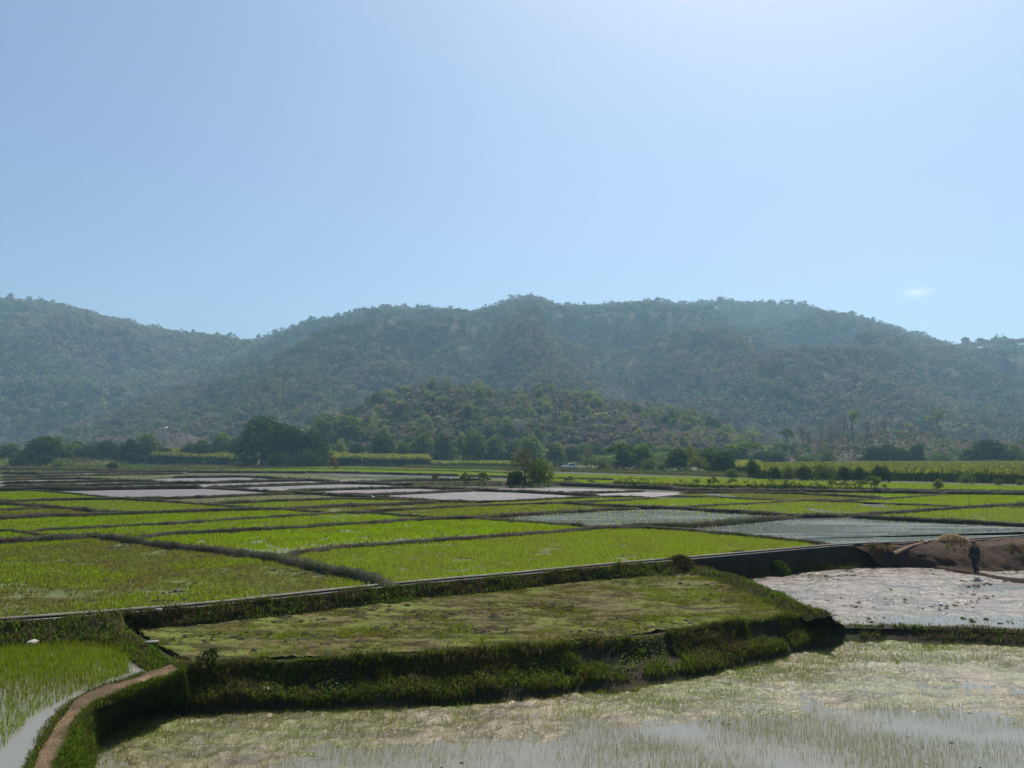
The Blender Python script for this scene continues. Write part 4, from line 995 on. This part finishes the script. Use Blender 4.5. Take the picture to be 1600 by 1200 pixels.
T('bush', 1511, 757, 741, 12, 'bush', 'green bush at the foot of the long dark cane edge', 'bush')
T('bush', 1560, 758, 748, 8, 'bush', 'small pale bush at the foot of the cane, between two others', 'bush')
T('bush', 1594, 759, 749, 9, 'bush', 'bush at the foot of the cane nearest the picture edge', 'bush')
for a in [(1363, 729, 695, 17, 'first'), (1385, 729, 692, 18, 'second'), (1408, 729, 696, 18, 'third'), (1434, 729, 692, 14, 'last and most upright')]:
    T('dark_tree', *a[:4], 'round', a[4] + ' of four black-green trees in a block behind the long cane')
T('spreading_tree', 1545, 729, 684, 27, 'round', 'dark domed tree with spreading boughs behind the long cane')
T('leafy_tree', 1515, 729, 698, 17, 'mid', 'low green tree leaning against the dark domed one')
T('leafy_tree', 1585, 729, 692, 18, 'mid', 'grey-green tree past the dark domed one at the picture edge')
T('pale_tree', 1293, 727, 702, 15, 'bush', 'pale round scrub tree on the grassy rise behind the cane')
T('bush', 1262, 727, 712, 20, 'bush', 'wide pale scrub on the grassy rise, beside the round scrub tree', 'bush')
T('bush', 1470, 728, 706, 26, 'bush', 'wide olive scrub between the black-green block and the domed tree', 'bush')
rb = np.random.default_rng(77)
for u in list(np.linspace(90, 372, 9)) + list(np.linspace(530, 1225, 26)):
    u = u + rb.normal() * 6; d_ = rb.uniform(352, 366); g = np.array([(u - 800) / F * d_, d_, -.1])
    T('leafy_tree', u, H + d_ * float(slope_of(rb.uniform(684, 699))) + .1, 0, rb.uniform(5, 7.5), ['mid', 'round', 'mid', 'pale'][rb.integers(0, 4)], 'lesser tree filling the back of the long tree row', 'tree', 'lesser trees at the back of the tree row', pos=g)
# shrubs along the field edge
FR = 'thin shrubs along the bund'
for u, vb, vt, hw in [(925, 758, 749, 6), (985, 757, 745, 6), (1003, 759, 747, 7), (1065, 764, 750, 8), (1088, 765, 748, 10), (1116, 766, 744, 11), (1143, 766, 747, 9), (1178, 767, 753, 8), (1205, 767, 749, 9), (1228, 768, 750, 9), (1252, 768, 757, 6), (1276, 768, 753, 7), (1300, 768, 750, 10), (1320, 768, 751, 8), (1342, 768, 750, 9)]:
    T('shrub', u, vb, vt - 2, hw * 1.35, 'shrub', 'thin straggly shrub in the row along the bund before the cane', 'shrub', FR)
T('shrub', 890, 758, 742, 10, 'shrub', 'dark little shrub with an open hollow, next to the big round bush', 'shrub')
T('thorn_shrub', 1366, 771, 740, 21, 'shrub', 'large brown twiggy shrub at the end of the thin shrub row', 'shrub')
T('young_tree', 1467, 773, 746, 10, 'pale', 'young tree with big drooping leaves alone on the bright fields')
T('shrub', 726, 761, 734, 12, 'shrub', 'twiggy shrub on the earth mound, the nearer to the lone sapling', 'shrub')
T('shrub', 756, 761, 734, 14, 'shrub', 'fuller shrub on the earth mound beside the twiggy one', 'shrub')
T('sapling', 679, 758, 738, 6, 'rust', 'thin dark sapling on a bund next to the two mound shrubs')
# leafless trees on the earth mound
def ground_at(G, u, t):
    a, b = G.shape[:2]
    # columns are even in u
    c = int(np.argmin(np.abs(800 + F * G[:, 4, 0] / G[:, 4, 1] - u))); r = int(t * (b - 1))
    return G[c, r]
BT_ = 'leafless trees on the earth mound'
for u, t, h, hw, kd, lb in [(1228, .35, 13, 4.5, 'flat', 'flat-topped green tree on the low end of the earth mound'), (1333, .45, 17, 4.0, 'tall', 'tall thin tree with a pale tuft on top, on the earth mound'), (1351, .55, 12.5, 4.6, 'bare', 'leafless tree with a vase-shaped crown on the earth mound'), (1384, .6, 11.5, 4.2, 'bare', 'leafless forked tree alone on the crest of the earth mound')]:
    T('mound_tree', u, h, 0, hw, kd, lb, pos=ground_at(GD, u, t))
for u, t, h in [(1240, .3, 13), (1252, .4, 14), (1262, .3, 13), (1274, .35, 15), (1284, .5, 14), (1292, .4, 12), (1302, .45, 15), (1309, .5, 16), (1316, .4, 15), (1322, .6, 14), (1342, .5, 12), (1372, .7, 10)]:
    T('leafless_tree', u, h * (.62 + .5 * random.random()), 0, 2.2 + 1.6 * random.random(), 'bare', 'slender leafless grey tree among others on the earth mound', 'tree', BT_, pos=ground_at(GD, u, t + .35 * (random.random() - .5)))
for u, t, h, lb in [(1455, .8, 13, 'tall pale-barked tree past the crest of the earth mound'), (1468, .8, 16, 'tallest pale-barked tree past the crest of the earth mound'), (1420, .8, 8, 'short leafy tree past the crest of the earth mound')]:
    T('mound_tree', u, h, 0, 3.0, 'tall', lb, pos=ground_at(GD, u, t))
for u_, v_, t_, kd_, w__, lb_ in ((512, 638, .12, 'mid', 10.5, 'tall hazy blue-green tree rising behind the dark clump'), (547, 645, .15, 'mid', 10, 'dusky tree beside the tallest hazy one, behind the clump')):
    g = ground_at(GK, u_, t_); T('tall_hazy_tree', u_, H + g[1] * float(slope_of(v_)) - g[2], 0, w__, kd_, lb_, pos=g)
# the wood on the low knoll
rk = np.random.default_rng(12)
GRP = {'pale': 'pale leafy trees on the low knoll', 'bare': 'leafless trees on the low knoll', 'tall': 'bare-stemmed trees on the low knoll', 'mid': 'green trees on the low knoll', 'dry': 'brown trees on the low knoll'}
LBK = {'pale': 'pale leafy tree in the wood on the low knoll', 'bare': 'leafless grey tree in the wood on the low knoll', 'tall': 'tuft-topped tree with a tall bare stem in the wood on the low knoll', 'mid': 'green round tree in the wood on the low knoll', 'dry': 'brownish thin tree in the wood on the low knoll'}
placed = 0
for i in range(2000):
    if placed >= 260: break
    c, r_ = rk.integers(2, GK.shape[0] - 2), rk.integers(3, int(GK.shape[1] / 1.32))
    g = GK[c, r_]
    if g[2] < 2.0: continue
    t = TK[c, r_]
    if rk.random() > .35 + .65 * t: continue
    placed += 1
    kd = rk.choice(['pale', 'mid', 'dry', 'bare', 'tall'], p=[.34, .16, .18, .14, .18])
    h = rk.uniform(9, 14); g = g + np.array([rk.normal() * 1.5, rk.normal(), -.4])
    T({'pale': 'pale_tree', 'mid': 'leafy_tree', 'dry': 'brown_tree', 'bare': 'leafless_tree', 'tall': 'stem_tree'}[kd], 0, h, 0, h * rk.uniform(.26, .38), kd, LBK[kd], 'tree', GRP[kd], pos=g)
far_wood('knoll_undergrowth', GK, TK, 4600, 4, 8.5, 15, 30, .26, (.25, .2, .4, .15), tmax=1.1)

far_wood('mound_scrub', GD, TD, 1500, 1.5, 4, 16, 22, .28, (.2, .15, .5, .15), tmax=1.1)
# scrub on the flat behind the tree row
sc_ = Stuff('scrub', [M['l_mid'], M['l_pale'], M['l_dry'], M['grassdry']])
n = 9000
u = rng.uniform(-80, 1700, n); d = np.where(rng.random(n) < .5, rng.uniform(300, 430, n), rng.uniform(300, 560, n))
ok = ~((u > 180) & (u < 530) & (d < 420) & (rng.random(n) < .9)) & ~((u > 1190) & (d < 300))
u, d = u[ok], d[ok]; p = np.column_stack([(u - 800) / F * d, d, np.full(len(u), -.1)])
f_ = fbm(p[:, 0] / 25, p[:, 1] / 25, 3, 90); p = p[f_ > .42]; f_ = f_[f_ > .42]
hs = .8 + 6 * np.clip(f_ - .42, 0, .4)
for k in range(16):
    c = p + rng.normal(size=p.shape) * np.column_stack([hs, hs, hs * .35]) + np.column_stack([0 * hs, 0 * hs, hs * .6])
    c[:, 2] = np.maximum(c[:, 2], .1)
    Q = rand_cards(c, .7, None, .4, .8); sc_.add(Q.reshape(-1, 3), np.arange(len(Q) * 4).reshape(-1, 4), m=(fbm(p[:, 0] / 18, p[:, 1] / 18, 2, 92) * 4.2).astype(int).clip(0, 3))
n = 700; u = rng.uniform(510, 1205, n); d = rng.uniform(326, 345, n); p = np.column_stack([(u - 800) / F * d, d, np.full(n, .2)])
for k in range(70):
    c = p + rng.normal(size=p.shape) * np.array([1.6, 1.2, 0]); c[:, 2] = rng.random(n) ** .8 * (3.0 + 3.5 * fbm(p[:, 0] / 9, p[:, 1] * 0, 2, 95))
    Q = rand_cards(c, .7, None, .4, .8); sc_.add(Q.reshape(-1, 3), np.arange(len(Q) * 4).reshape(-1, 4), m=(rng.random(n) < .2).astype(int))
sc_.done()

# ------------------------------------------------------------------ cane fields
def cane(name, px, z, h, n, hv=.25, rise=0.0, seed=0, wd=.09):
    poly = PL(px, z); st = Stuff(name, [M['cane'], M['grassdry'], M['l_dark']])
    q = in_poly_pts(poly, n)
    hh = h * (1 - hv / 2 + hv * fbm(q[:, 0] / 9, q[:, 1] / 9, 3, seed))
    pos = np.column_stack([q, z + rise * np.clip((q[:, 1] - poly[:, 1].min()) / 200, 0, 1)])
    for r_ in (.9, .75):
        A = blades(pos + np.column_stack([rng.normal(size=len(q)) * .2, rng.normal(size=len(q)) * .2, 0 * hh]), hh * r_, wd * 1.9, .08); st.add(A[0], A[1], m=2)  # dark stalks: the shaded front below the bright tops is painted in
    for k in range(2):
        top = pos + np.column_stack([rng.normal(size=len(q)) * .15, rng.normal(size=len(q)) * .15, hh * (.70 + .12 * k)])
        V, q4, t3 = blades(top, hh * .34, wd * 1.3, 1.0, .35); st.add(V, t3, q4)
    return st.done()
cane('sugar_cane', [(229, 726), (400, 727.5), (400, 725.0), (229, 723.6)], -.1, 3.6, 9000, rise=12, seed=1, wd=.3)
cane('sugar_cane', [(512, 728.5), (672, 729), (668, 726.6), (512, 726)], -.1, 3.6, 8000, rise=10, seed=2, wd=.3)
cane('sugar_cane', [(1185, 748), (1333, 750), (1420, 752), (1600, 756.5), (1800, 762), (1800, 730), (1600, 729.5), (1400, 730), (1185, 732)], -.1, 2.15, 42000, .2, seed=3, wd=.16)
cane('sugar_cane', [(1150, 741), (1190, 742), (1185, 732), (1150, 732)], -.1, 2.6, 2500, .2, seed=4, wd=.2)
cane('tall_grass', [(668, 729), (830, 732), (830, 727), (668, 724)], -.1, 2.0, 3500, .6, seed=5, wd=.25)
cane('tall_grass', [(960, 761.5), (1100, 766.5), (1345, 768.5), (1345, 765.5), (1100, 762.5), (960, 758.5)], 0, 1.0, 1500, .9, seed=7, wd=.12)
cane('tall_grass', [(280, 723.4), (320, 723.6), (400, 724.6), (400, 724.0), (280, 722.6)], .6, 4.2, 2500, .5, 1.5, seed=6, wd=.4)

# the dirt road on its low embankment behind the fields
rl = PL([(640, 729.5), (700, 731), (860, 734.5), (1000, 739), (1180, 744.5), (1260, 747)], -.1)
mb = MB(); line = smooth(resample(rl, 200), 2)
sweep(mb, line, [(-3.4, -.1), (-2.4, .5), (-1.8, .6), (1.8, .6), (2.4, .5), (3.4, -.1)])
tag(link('dirt_road', mb.mesh('dirt_road', M['bund'], True)), kind='structure')
vg = Stuff('verge_grass', [M['grassdry'], M['grass']])
n = 26000; i = rng.integers(0, 200, n); off = 1.7 + 15 * rng.random(n) ** 2
p = line[i] + rng.normal(size=(n, 3)) * np.array([.6, .2, 0]); p[:, 1] -= off; p[:, 2] = np.interp(off, [1.8, 3.2], [.55, -.1])
A = blades(p, .55, .2, .6); vg.add(A[0], A[1], m=(rng.random(n) < .55).astype(int))
n = 20000; q_ = in_poly_pts(PL([(-120, 741), (280, 737), (520, 729.5), (900, 737), (900, 733), (520, 726.5), (220, 723), (-120, 724)]), n)
A = blades(np.column_stack([q_, np.full(n, -.1)]), .6, .32, .7); vg.add(A[0], A[1], m=(fbm(q_[:, 0] / 14, q_[:, 1] / 14, 3, 5) > .52).astype(int)); vg.done()
# the earth rise the two shrubs stand on
mb = MB(); line = smooth(resample(PL([(640, 761), (690, 759.5), (740, 759), (800, 759.5), (850, 759.5), (900, 759.5)], -.1), 120), 2)
sweep(mb, line, [(-1.6, -.1), (-.9, .45), (.2, .7), (1.5, .6), (3.2, -.1)])
tag(link('earth_rise', mb.mesh('earth_rise', M['bund'], True)), kind='structure')
vg = Stuff('rise_grass', [M['grassdry'], M['grass']])
i = rng.integers(0, 120, 3500); p = line[i] + np.column_stack([rng.normal(size=3500) * .4, rng.uniform(-1.2, 2.6, 3500), np.full(3500, .45)])
A = blades(p, .35, .12, .8); vg.add(A[0], A[1], m=(rng.random(3500) < .5).astype(int)); vg.done()

# ------------------------------------------------------------------ the parked car, the hut
p = P(890, 733, .60)
e = empty('parked_car', tuple(p), 'silver-white car parked on the dirt road before the trees', 'car', rz=R(-4))
mb = MB()
prof = [(-2.1, .45), (-2.12, .95), (-1.75, 1.06), (-1.0, 1.12), (-.55, 1.14), (1.55, 1.10), (2.08, 1.02), (2.12, .5)]
def extr(mb, pr, y0, y1, m=0, inset=None):
    n = len(pr); V = [(x, y0, z) for x, z in pr] + [(x, y1, z) for x, z in pr]
    mb.add(V, [(i, (i + 1) % n, n + (i + 1) % n, n + i) for i in range(n)], m)
    for off in (0, n):
        for i in range(1, n - 1): mb.add([V[off], V[off + i], V[off + i + 1]], [(0, 1, 2)], m)
extr(mb, prof, -.85, .85)
extr(mb, [(-.75, 1.12), (-.1, 1.62), (1.25, 1.66), (1.95, 1.08)], -.74, .74)
link('body', mb.mesh('body', M['carpaint']), e)
for s in (-1, 1):
    mb = MB(); y = s * .752
    for q in ([(-.5, 1.17), (-.08, 1.54), (.42, 1.56), (.42, 1.17)], [(.5, 1.17), (.5, 1.56), (1.2, 1.58), (1.6, 1.17)]):
        extr(mb, q, y - .006, y + .006)
    link('side_window', mb.mesh('side_window', M['glass']), e)
for x in (-1.3, 1.35):
    for s in (-1, 1):
        w_ = MB(); a = np.linspace(0, 2 * math.pi, 20, endpoint=False)
        extr(w_, [(x + .34 * math.cos(t), .36 + .34 * math.sin(t)) for t in a], s * .87 - .09, s * .87 + .09)
        wo = link('wheel', w_.mesh('wheel', M['rubber']), e)
        r_ = MB(); extr(r_, [(x + .2 * math.cos(t), .36 + .2 * math.sin(t)) for t in a], s * .965 - .008, s * .965 + .008); link('rim', r_.mesh('rim', M['carpaint']), wo)
for s in (-1, 1):
    mb = MB(); mb.box((-2.09, s * .6, .85), (.08, .3, .14)); link('headlight', mb.mesh('headlight', M['glass']), e)
e.scale = (1, 1, 1); e.rotation_euler = (0, 0, R(4))

g = ground_at(GS, 262, .70)
e = empty('field_hut', tuple(g), 'tiny hut with a bright tin roof high on the bare slope', 'hut')
mb = MB()
for sx in (-1, 1):
    for sy in (-1, 1): mb.box((sx * 1.3, sy * 1.0, .9), (.14, .14, 2.2))
link('post', mb.mesh('post', M['plank']), e)
mb = MB(); mb.box((0, .95, .9), (2.5, .08, 1.6)); mb.box((-1.28, 0, .9), (.08, 1.9, 1.6)); link('wall', mb.mesh('wall', M['plank']), e)
mb = MB(); mb.add([(-1.7, -1.5, 1.75), (1.7, -1.5, 1.75), (1.7, 1.4, 2.75), (-1.7, 1.4, 2.75), (-1.7, -1.5, 1.82), (1.7, -1.5, 1.82), (1.7, 1.4, 2.82), (-1.7, 1.4, 2.82)], [(0, 3, 2, 1), (4, 5, 6, 7), (0, 1, 5, 4), (1, 2, 6, 5), (2, 3, 7, 6), (3, 0, 4, 7)])
link('roof', mb.mesh('roof', M['tin']), e)

# ------------------------------------------------------------------ figures grown from a skeleton
def skin_mesh(name, joints, edges, radii, m, sub=2, root=0):
    me = bpy.data.meshes.new(name); me.from_pydata(joints, edges, []); o = bpy.data.objects.new(name, me); COL.objects.link(o)
    o.modifiers.new('s', 'SKIN'); o.modifiers.new('d', 'SUBSURF').levels = sub; o.modifiers['d'].render_levels = sub
    sv = me.skin_vertices[0].data
    for i, r_ in enumerate(radii):
        r2 = r_ if isinstance(r_, tuple) else (r_, r_); sv[i].radius = r2; sv[i].use_root = (i == root)
    dg = bpy.context.evaluated_depsgraph_get(); ev = o.evaluated_get(dg)
    me2 = bpy.data.meshes.new_from_object(ev); me2.name = name
    bpy.data.objects.remove(o); bpy.data.meshes.remove(me)
    me2.materials.clear(); me2.materials.append(m)
    me2.polygons.foreach_set('use_smooth', np.ones(len(me2.polygons), bool))
    return me2

J = {}  # a person of 1.68 m walking away, weight on one leg; x to the right of the picture, y away
J['pel'] = (0, 0, .90); J['sp'] = (.0, .01, 1.08); J['ch'] = (0, .02, 1.27); J['nk0'] = (.0, .03, 1.42); J['nk'] = (.0, .04, 1.49); J['hd'] = (0, .05, 1.57); J['tp'] = (0, .05, 1.66)
J['shL'] = (-.18, .02, 1.38); J['elL'] = (-.27, -.03, 1.12); J['wrL'] = (-.22, .13, .93)
J['shR'] = (.18, .02, 1.38); J['elR'] = (.235, -.02, 1.11); J['wrR'] = (.225, .05, .86)
J['hpL'] = (-.085, 0, .86); J['knL'] = (-.06, .03, .47); J['anL'] = (-.02, 0, .08); J['toL'] = (-.03, .15, .03)
J['hpR'] = (.085, 0, .86); J['knR'] = (.10, .14, .50); J['anR'] = (.075, -.10, .22); J['toR'] = (.085, .0, .10)
RD = {'pel': (.15, .11), 'sp': (.135, .10), 'ch': (.155, .11), 'nk0': (.08, .075), 'nk': .055, 'hd': (.078, .095), 'tp': (.06, .075),
      'shL': .06, 'elL': .043, 'wrL': .03, 'shR': .06, 'elR': .043, 'wrR': .03, 'hpL': .09, 'knL': .06, 'anL': .04, 'toL': (.04, .025), 'hpR': .09, 'knR': .06, 'anR': .04, 'toR': (.04, .025)}
ED = [('pel', 'sp'), ('sp', 'ch'), ('ch', 'nk0'), ('nk0', 'nk'), ('nk', 'hd'), ('hd', 'tp'), ('ch', 'shL'), ('shL', 'elL'), ('elL', 'wrL'), ('ch', 'shR'), ('shR', 'elR'), ('elR', 'wrR'),
      ('pel', 'hpL'), ('hpL', 'knL'), ('knL', 'anL'), ('anL', 'toL'), ('pel', 'hpR'), ('hpR', 'knR'), ('knR', 'anR'), ('anR', 'toR')]
for s, wr, dr in (('L', J['wrL'], np.array([.03, .06, -.075])), ('R', J['wrR'], np.array([.0, .03, -.09]))):
    dr = dr / np.linalg.norm(dr); pm = np.array(wr) + dr * .07; J['pm' + s] = tuple(pm); RD['pm' + s] = (.036, .018); ED.append(('wr' + s, 'pm' + s))
    for k, (o_, ln_) in enumerate(((-.027, .062), (-.009, .072), (.009, .067), (.026, .052))):
        a = pm + np.array([0, o_, 0]) + dr * .03; b = a + dr * ln_ * .55 + np.array([-.006 if s == 'R' else .006, 0, 0]); c = b + dr * ln_ * .5 + np.array([-.014 if s == 'R' else .014, 0, 0])
        for nm, q, r_ in (('a', a, .010), ('b', b, .009), ('c', c, .007)): J[f'f{s}{k}{nm}'] = tuple(q); RD[f'f{s}{k}{nm}'] = r_
        ED += [('pm' + s, f'f{s}{k}a'), (f'f{s}{k}a', f'f{s}{k}b'), (f'f{s}{k}b', f'f{s}{k}c')]
    a = np.array(wr) + dr * .03 + np.array([0, .03, 0]); b = a + dr * .035 + np.array([0, .02, 0])
    for nm, q, r_ in (('a', a, .012), ('b', b, .009)): J[f't{s}{nm}'] = tuple(q); RD[f't{s}{nm}'] = r_
    ED += [('wr' + s, f't{s}a'), (f't{s}a', f't{s}b')]
def figure(name, keys, m, grow_=0.0, sub=2, rep={}):
    ks = [k for k in J if k in keys]; ix = {k: i for i, k in enumerate(ks)}
    rr = []
    for k in ks:
        r_ = rep.get(k, RD[k]); r_ = r_ if isinstance(r_, tuple) else (r_, r_); rr.append((r_[0] + grow_, r_[1] + grow_))
    return skin_mesh(name, [J[k] for k in ks], [(ix[a], ix[b]) for a, b in ED if a in ix and b in ix], rr, m, sub, ix.get('pel', ix.get('ch', 0)))
pp = P(1525, 898.5, ZR + .19)
e = empty('person', tuple(pp), 'person in dark shirt and trousers with a reddish cap, standing on the low mud bund', 'person', rz=R(12))
link('body', figure('body', set(J), M['skin']), e)
link('shirt', figure('shirt', {'pel', 'sp', 'ch', 'nk0', 'shL', 'elL', 'wrL', 'shR', 'elR', 'wrR'}, M['shirt'], .014, rep={'wrL': .034, 'wrR': .034}), e)
link('trousers', figure('trousers', {'pel', 'hpL', 'knL', 'anL', 'hpR', 'knR', 'anR'}, M['trousers'], .018, rep={'anL': .055, 'anR': .055}), e)
mb = MB(); a = np.linspace(0, 2 * math.pi, 18, endpoint=False); rows = []
for r_, z in ((.103, 1.60), (.104, 1.64), (.092, 1.685), (.055, 1.712), (.01, 1.72)): rows.append([(r_ * .92 * math.cos(t), .05 + r_ * 1.08 * math.sin(t), z) for t in a])
V = np.array(rows).reshape(-1, 3); Fs = [(i * 18 + k, i * 18 + (k + 1) % 18, (i + 1) * 18 + (k + 1) % 18, (i + 1) * 18 + k) for i in range(4) for k in range(18)]
mb.add(V, Fs); mb.box((0, .185, 1.605), (.15, .1, .012)); link('cap', mb.mesh('cap', M['cap'], True), e)

def egret(u, v, z, h, label, rz=0):
    p = P(u, v, z); e = empty('egret', tuple(p), label, 'egret', rz=rz); s = h / .9
    jt = [(0, 0, .46), (-.16, 0, .44), (-.30, 0, .38), (.12, 0, .52), (.20, 0, .62), (.17, 0, .74), (.22, 0, .83), (.27, 0, .85)]
    ra = [(.09, .10), (.07, .075), .02, (.06, .065), .032, .024, .026, .016]
    link('body', skin_mesh('body', jt, [(0, 1), (1, 2), (0, 3), (3, 4), (4, 5), (5, 6), (6, 7)], ra, M['white']), e)
    mb = MB(); mb.tube([(.27, 0, .85), (.40, 0, .83)], [.012, .003], 6); link('beak', mb.mesh('beak', M['beak']), e)
    for y in (-.03, .03):
        mb = MB(); mb.tube([(0, y, .40), (.02, y, .2), (0, y, -.05)], [.012, .009, .009], 5); link('leg', mb.mesh('leg', M['rubber']), e)
    e.scale = (s, s, s)
egret(582.5, 780.5, -.02, .62, 'white egret standing in the shallow water of a green plot', R(170))
egret(704.5, 751, -.02, .7, 'white egret far off on a pale plot near the two mound shrubs', R(20))

# ------------------------------------------------------------------ small things by the banks
def rock(p, s, seed, label, m='stone', sq=.6):
    bm = bmesh.new(); bmesh.ops.create_icosphere(bm, subdivisions=3, radius=1)
    V = np.array([v_.co for v_ in bm.verts]); nz = fbm(V[:, 0] * 1.3 + seed, V[:, 1] * 1.3 + V[:, 2], 3, seed)
    for v_, q in zip(bm.verts, nz): v_.co *= .7 + .6 * q
    me = bpy.data.meshes.new('rock'); bm.to_mesh(me); bm.free(); me.materials.append(M[m])
    o = link('rock', me, None, tuple(p)); o.scale = (s, s * .8, s * sq); o.rotation_euler = (0, 0, seed)
    tag(o, label, 'rock')
def put(G, u, v):
    """nearest point of a bank to a photo pixel"""
    q = G.reshape(-1, 3); y = q[:, 1]; dz = q[:, 2] - H
    zc = y * CP + dz * SP; yc = -y * SP + dz * CP
    return q[np.argmin((800 + F * q[:, 0] / zc - u) ** 2 + (600 - F * yc / zc - v) ** 2)]
for G, u, v, s, lb in ((B3, 641, 1060, .13, 'pale stone lying in the grass half way down the terrace bank'), (B3, 414, 1078, .13, 'dull grey stone low in the shade of the terrace bank'), (B1, 54, 1003, .16, 'grey stone at the shaded foot of the canal bank')):
    rock(put(G, u, v) + np.array([0, -.03, .02]), s, int(u), lb)
for u, v, s, rz, lb in ((238, 1003, (.36, .14, .05), .5, 'broken pale concrete slab on the dirt crest of the terrace'), (247, 953, (.22, .12, .08), .1, 'small pale block on the far rim of the canal')):
    mb = MB(); mb.box((0, 0, 0), s, 0, 0, .92)
    p = P(u, v, ZM + .25 if v > 980 else .12); p[2] += 0
    o = link('concrete_block', mb.mesh('concrete_block', M['concrete']), None, tuple(p)); o.rotation_euler = (.08, .05, rz); tag(o, lb, 'block')
a, b = put(EB, 1396, 866), put(EB, 1449, 850)
mb = MB(); mb.tube([a + np.array([0, -.05, .02]), (a + b) / 2 + np.array([0, -.12, .16]), b + np.array([0, -.05, .14])], [.13, .12, .10], 10)
tag(link('log', mb.mesh('log', M['log'], True)), 'thick brown log lying aslant on the bare earth bank', 'log')
b = put(EB, 1446, 850)
mb = MB(); mb.tube([b + np.array([-.25, .1, .22]), b + np.array([.2, .1, .02])], [.035, .03], 6)
tag(link('branch', mb.mesh('branch', M['bark'])), 'short dark branch poking up at the top of the earth bank', 'branch')
for u, v, h, lb in ((416, 824, 1.0, 'thin stick standing in a green plot'), (1517, 792, 1.0, 'thin leaning stick on the bund of the bright plots')):
    p = P(u, v, 0); mb = MB(); mb.tube([p + np.array([0, 0, -.1]), p + np.array([-.18 if u > 1000 else .04, 0, h])], [.03, .02], 5)
    tag(link('stick', mb.mesh('stick', M['bark'])), lb, 'stick')
p = P(325, 1042, ZM + .05)
e = empty('dark_plant', tuple(p), 'small dark leafy plant on the corner of the terrace', 'plant')
mb = MB()
for k in range(6): mb.tube([(0, 0, -.05), (.10 * math.cos(k), .08 * math.sin(k), .18), (.16 * math.cos(k), .14 * math.sin(k), .34)], [.012, .009, .005], 4)
link('stem', mb.mesh('stem', M['bark']), e)
link('leaves', cards_mesh('leaves', crown_cards([(0, 0, .26, .26, .2, .2), (.1, 0, .38, .14, .14, .12)], 260, .09, 5), M['l_dark']), e)

# ------------------------------------------------------------------ a small faint cloud, outside the haze
mc, ntc, outc = mat('cloud')
tc = N(ntc, 'ShaderNodeTexCoord'); nn_ = N(ntc, 'ShaderNodeTexNoise', Scale=2.2, Detail=7, Roughness=.72); L(ntc, tc.outputs['Object'], nn_.inputs['Vector'])
ln_ = N(ntc, 'ShaderNodeVectorMath', operation='LENGTH'); L(ntc, tc.outputs['Object'], ln_.inputs[0])
ad = N(ntc, 'ShaderNodeMath', operation='SUBTRACT'); L(ntc, nn_.outputs['Fac'], ad.inputs[0]); sc2 = N(ntc, 'ShaderNodeMath', operation='MULTIPLY'); L(ntc, ln_.outputs['Value'], sc2.inputs[0]); sc2.inputs[1].default_value = .60
L(ntc, sc2.outputs[0], ad.inputs[1])
mu = N(ntc, 'ShaderNodeMath', operation='MULTIPLY'); mu.use_clamp = False; L(ntc, ad.outputs[0], mu.inputs[0]); mu.inputs[1].default_value = .012
mx = N(ntc, 'ShaderNodeMath', operation='MAXIMUM'); L(ntc, mu.outputs[0], mx.inputs[0]); mx.inputs[1].default_value = 0
vs = N(ntc, 'ShaderNodeVolumePrincipled'); vs.inputs['Color'].default_value = (.95, .95, .95, 1); vs.inputs['Anisotropy'].default_value = .5
L(ntc, mx.outputs[0], vs.inputs['Density']); L(ntc, vs.outputs[0], outc.inputs['Volume'])
bm = bmesh.new(); bmesh.ops.create_icosphere(bm, subdivisions=3, radius=1); me = bpy.data.meshes.new('cloud'); bm.to_mesh(me); bm.free(); me.materials.append(mc)
D = 4600.0; o = link('cloud', me, None, ((1443 - 800) / F * D, D, H + D * float(slope_of(457)))); o.scale = (125, 120, 48)
tag(o, 'small faint white cloud alone in the sky above the ridge', 'cloud')
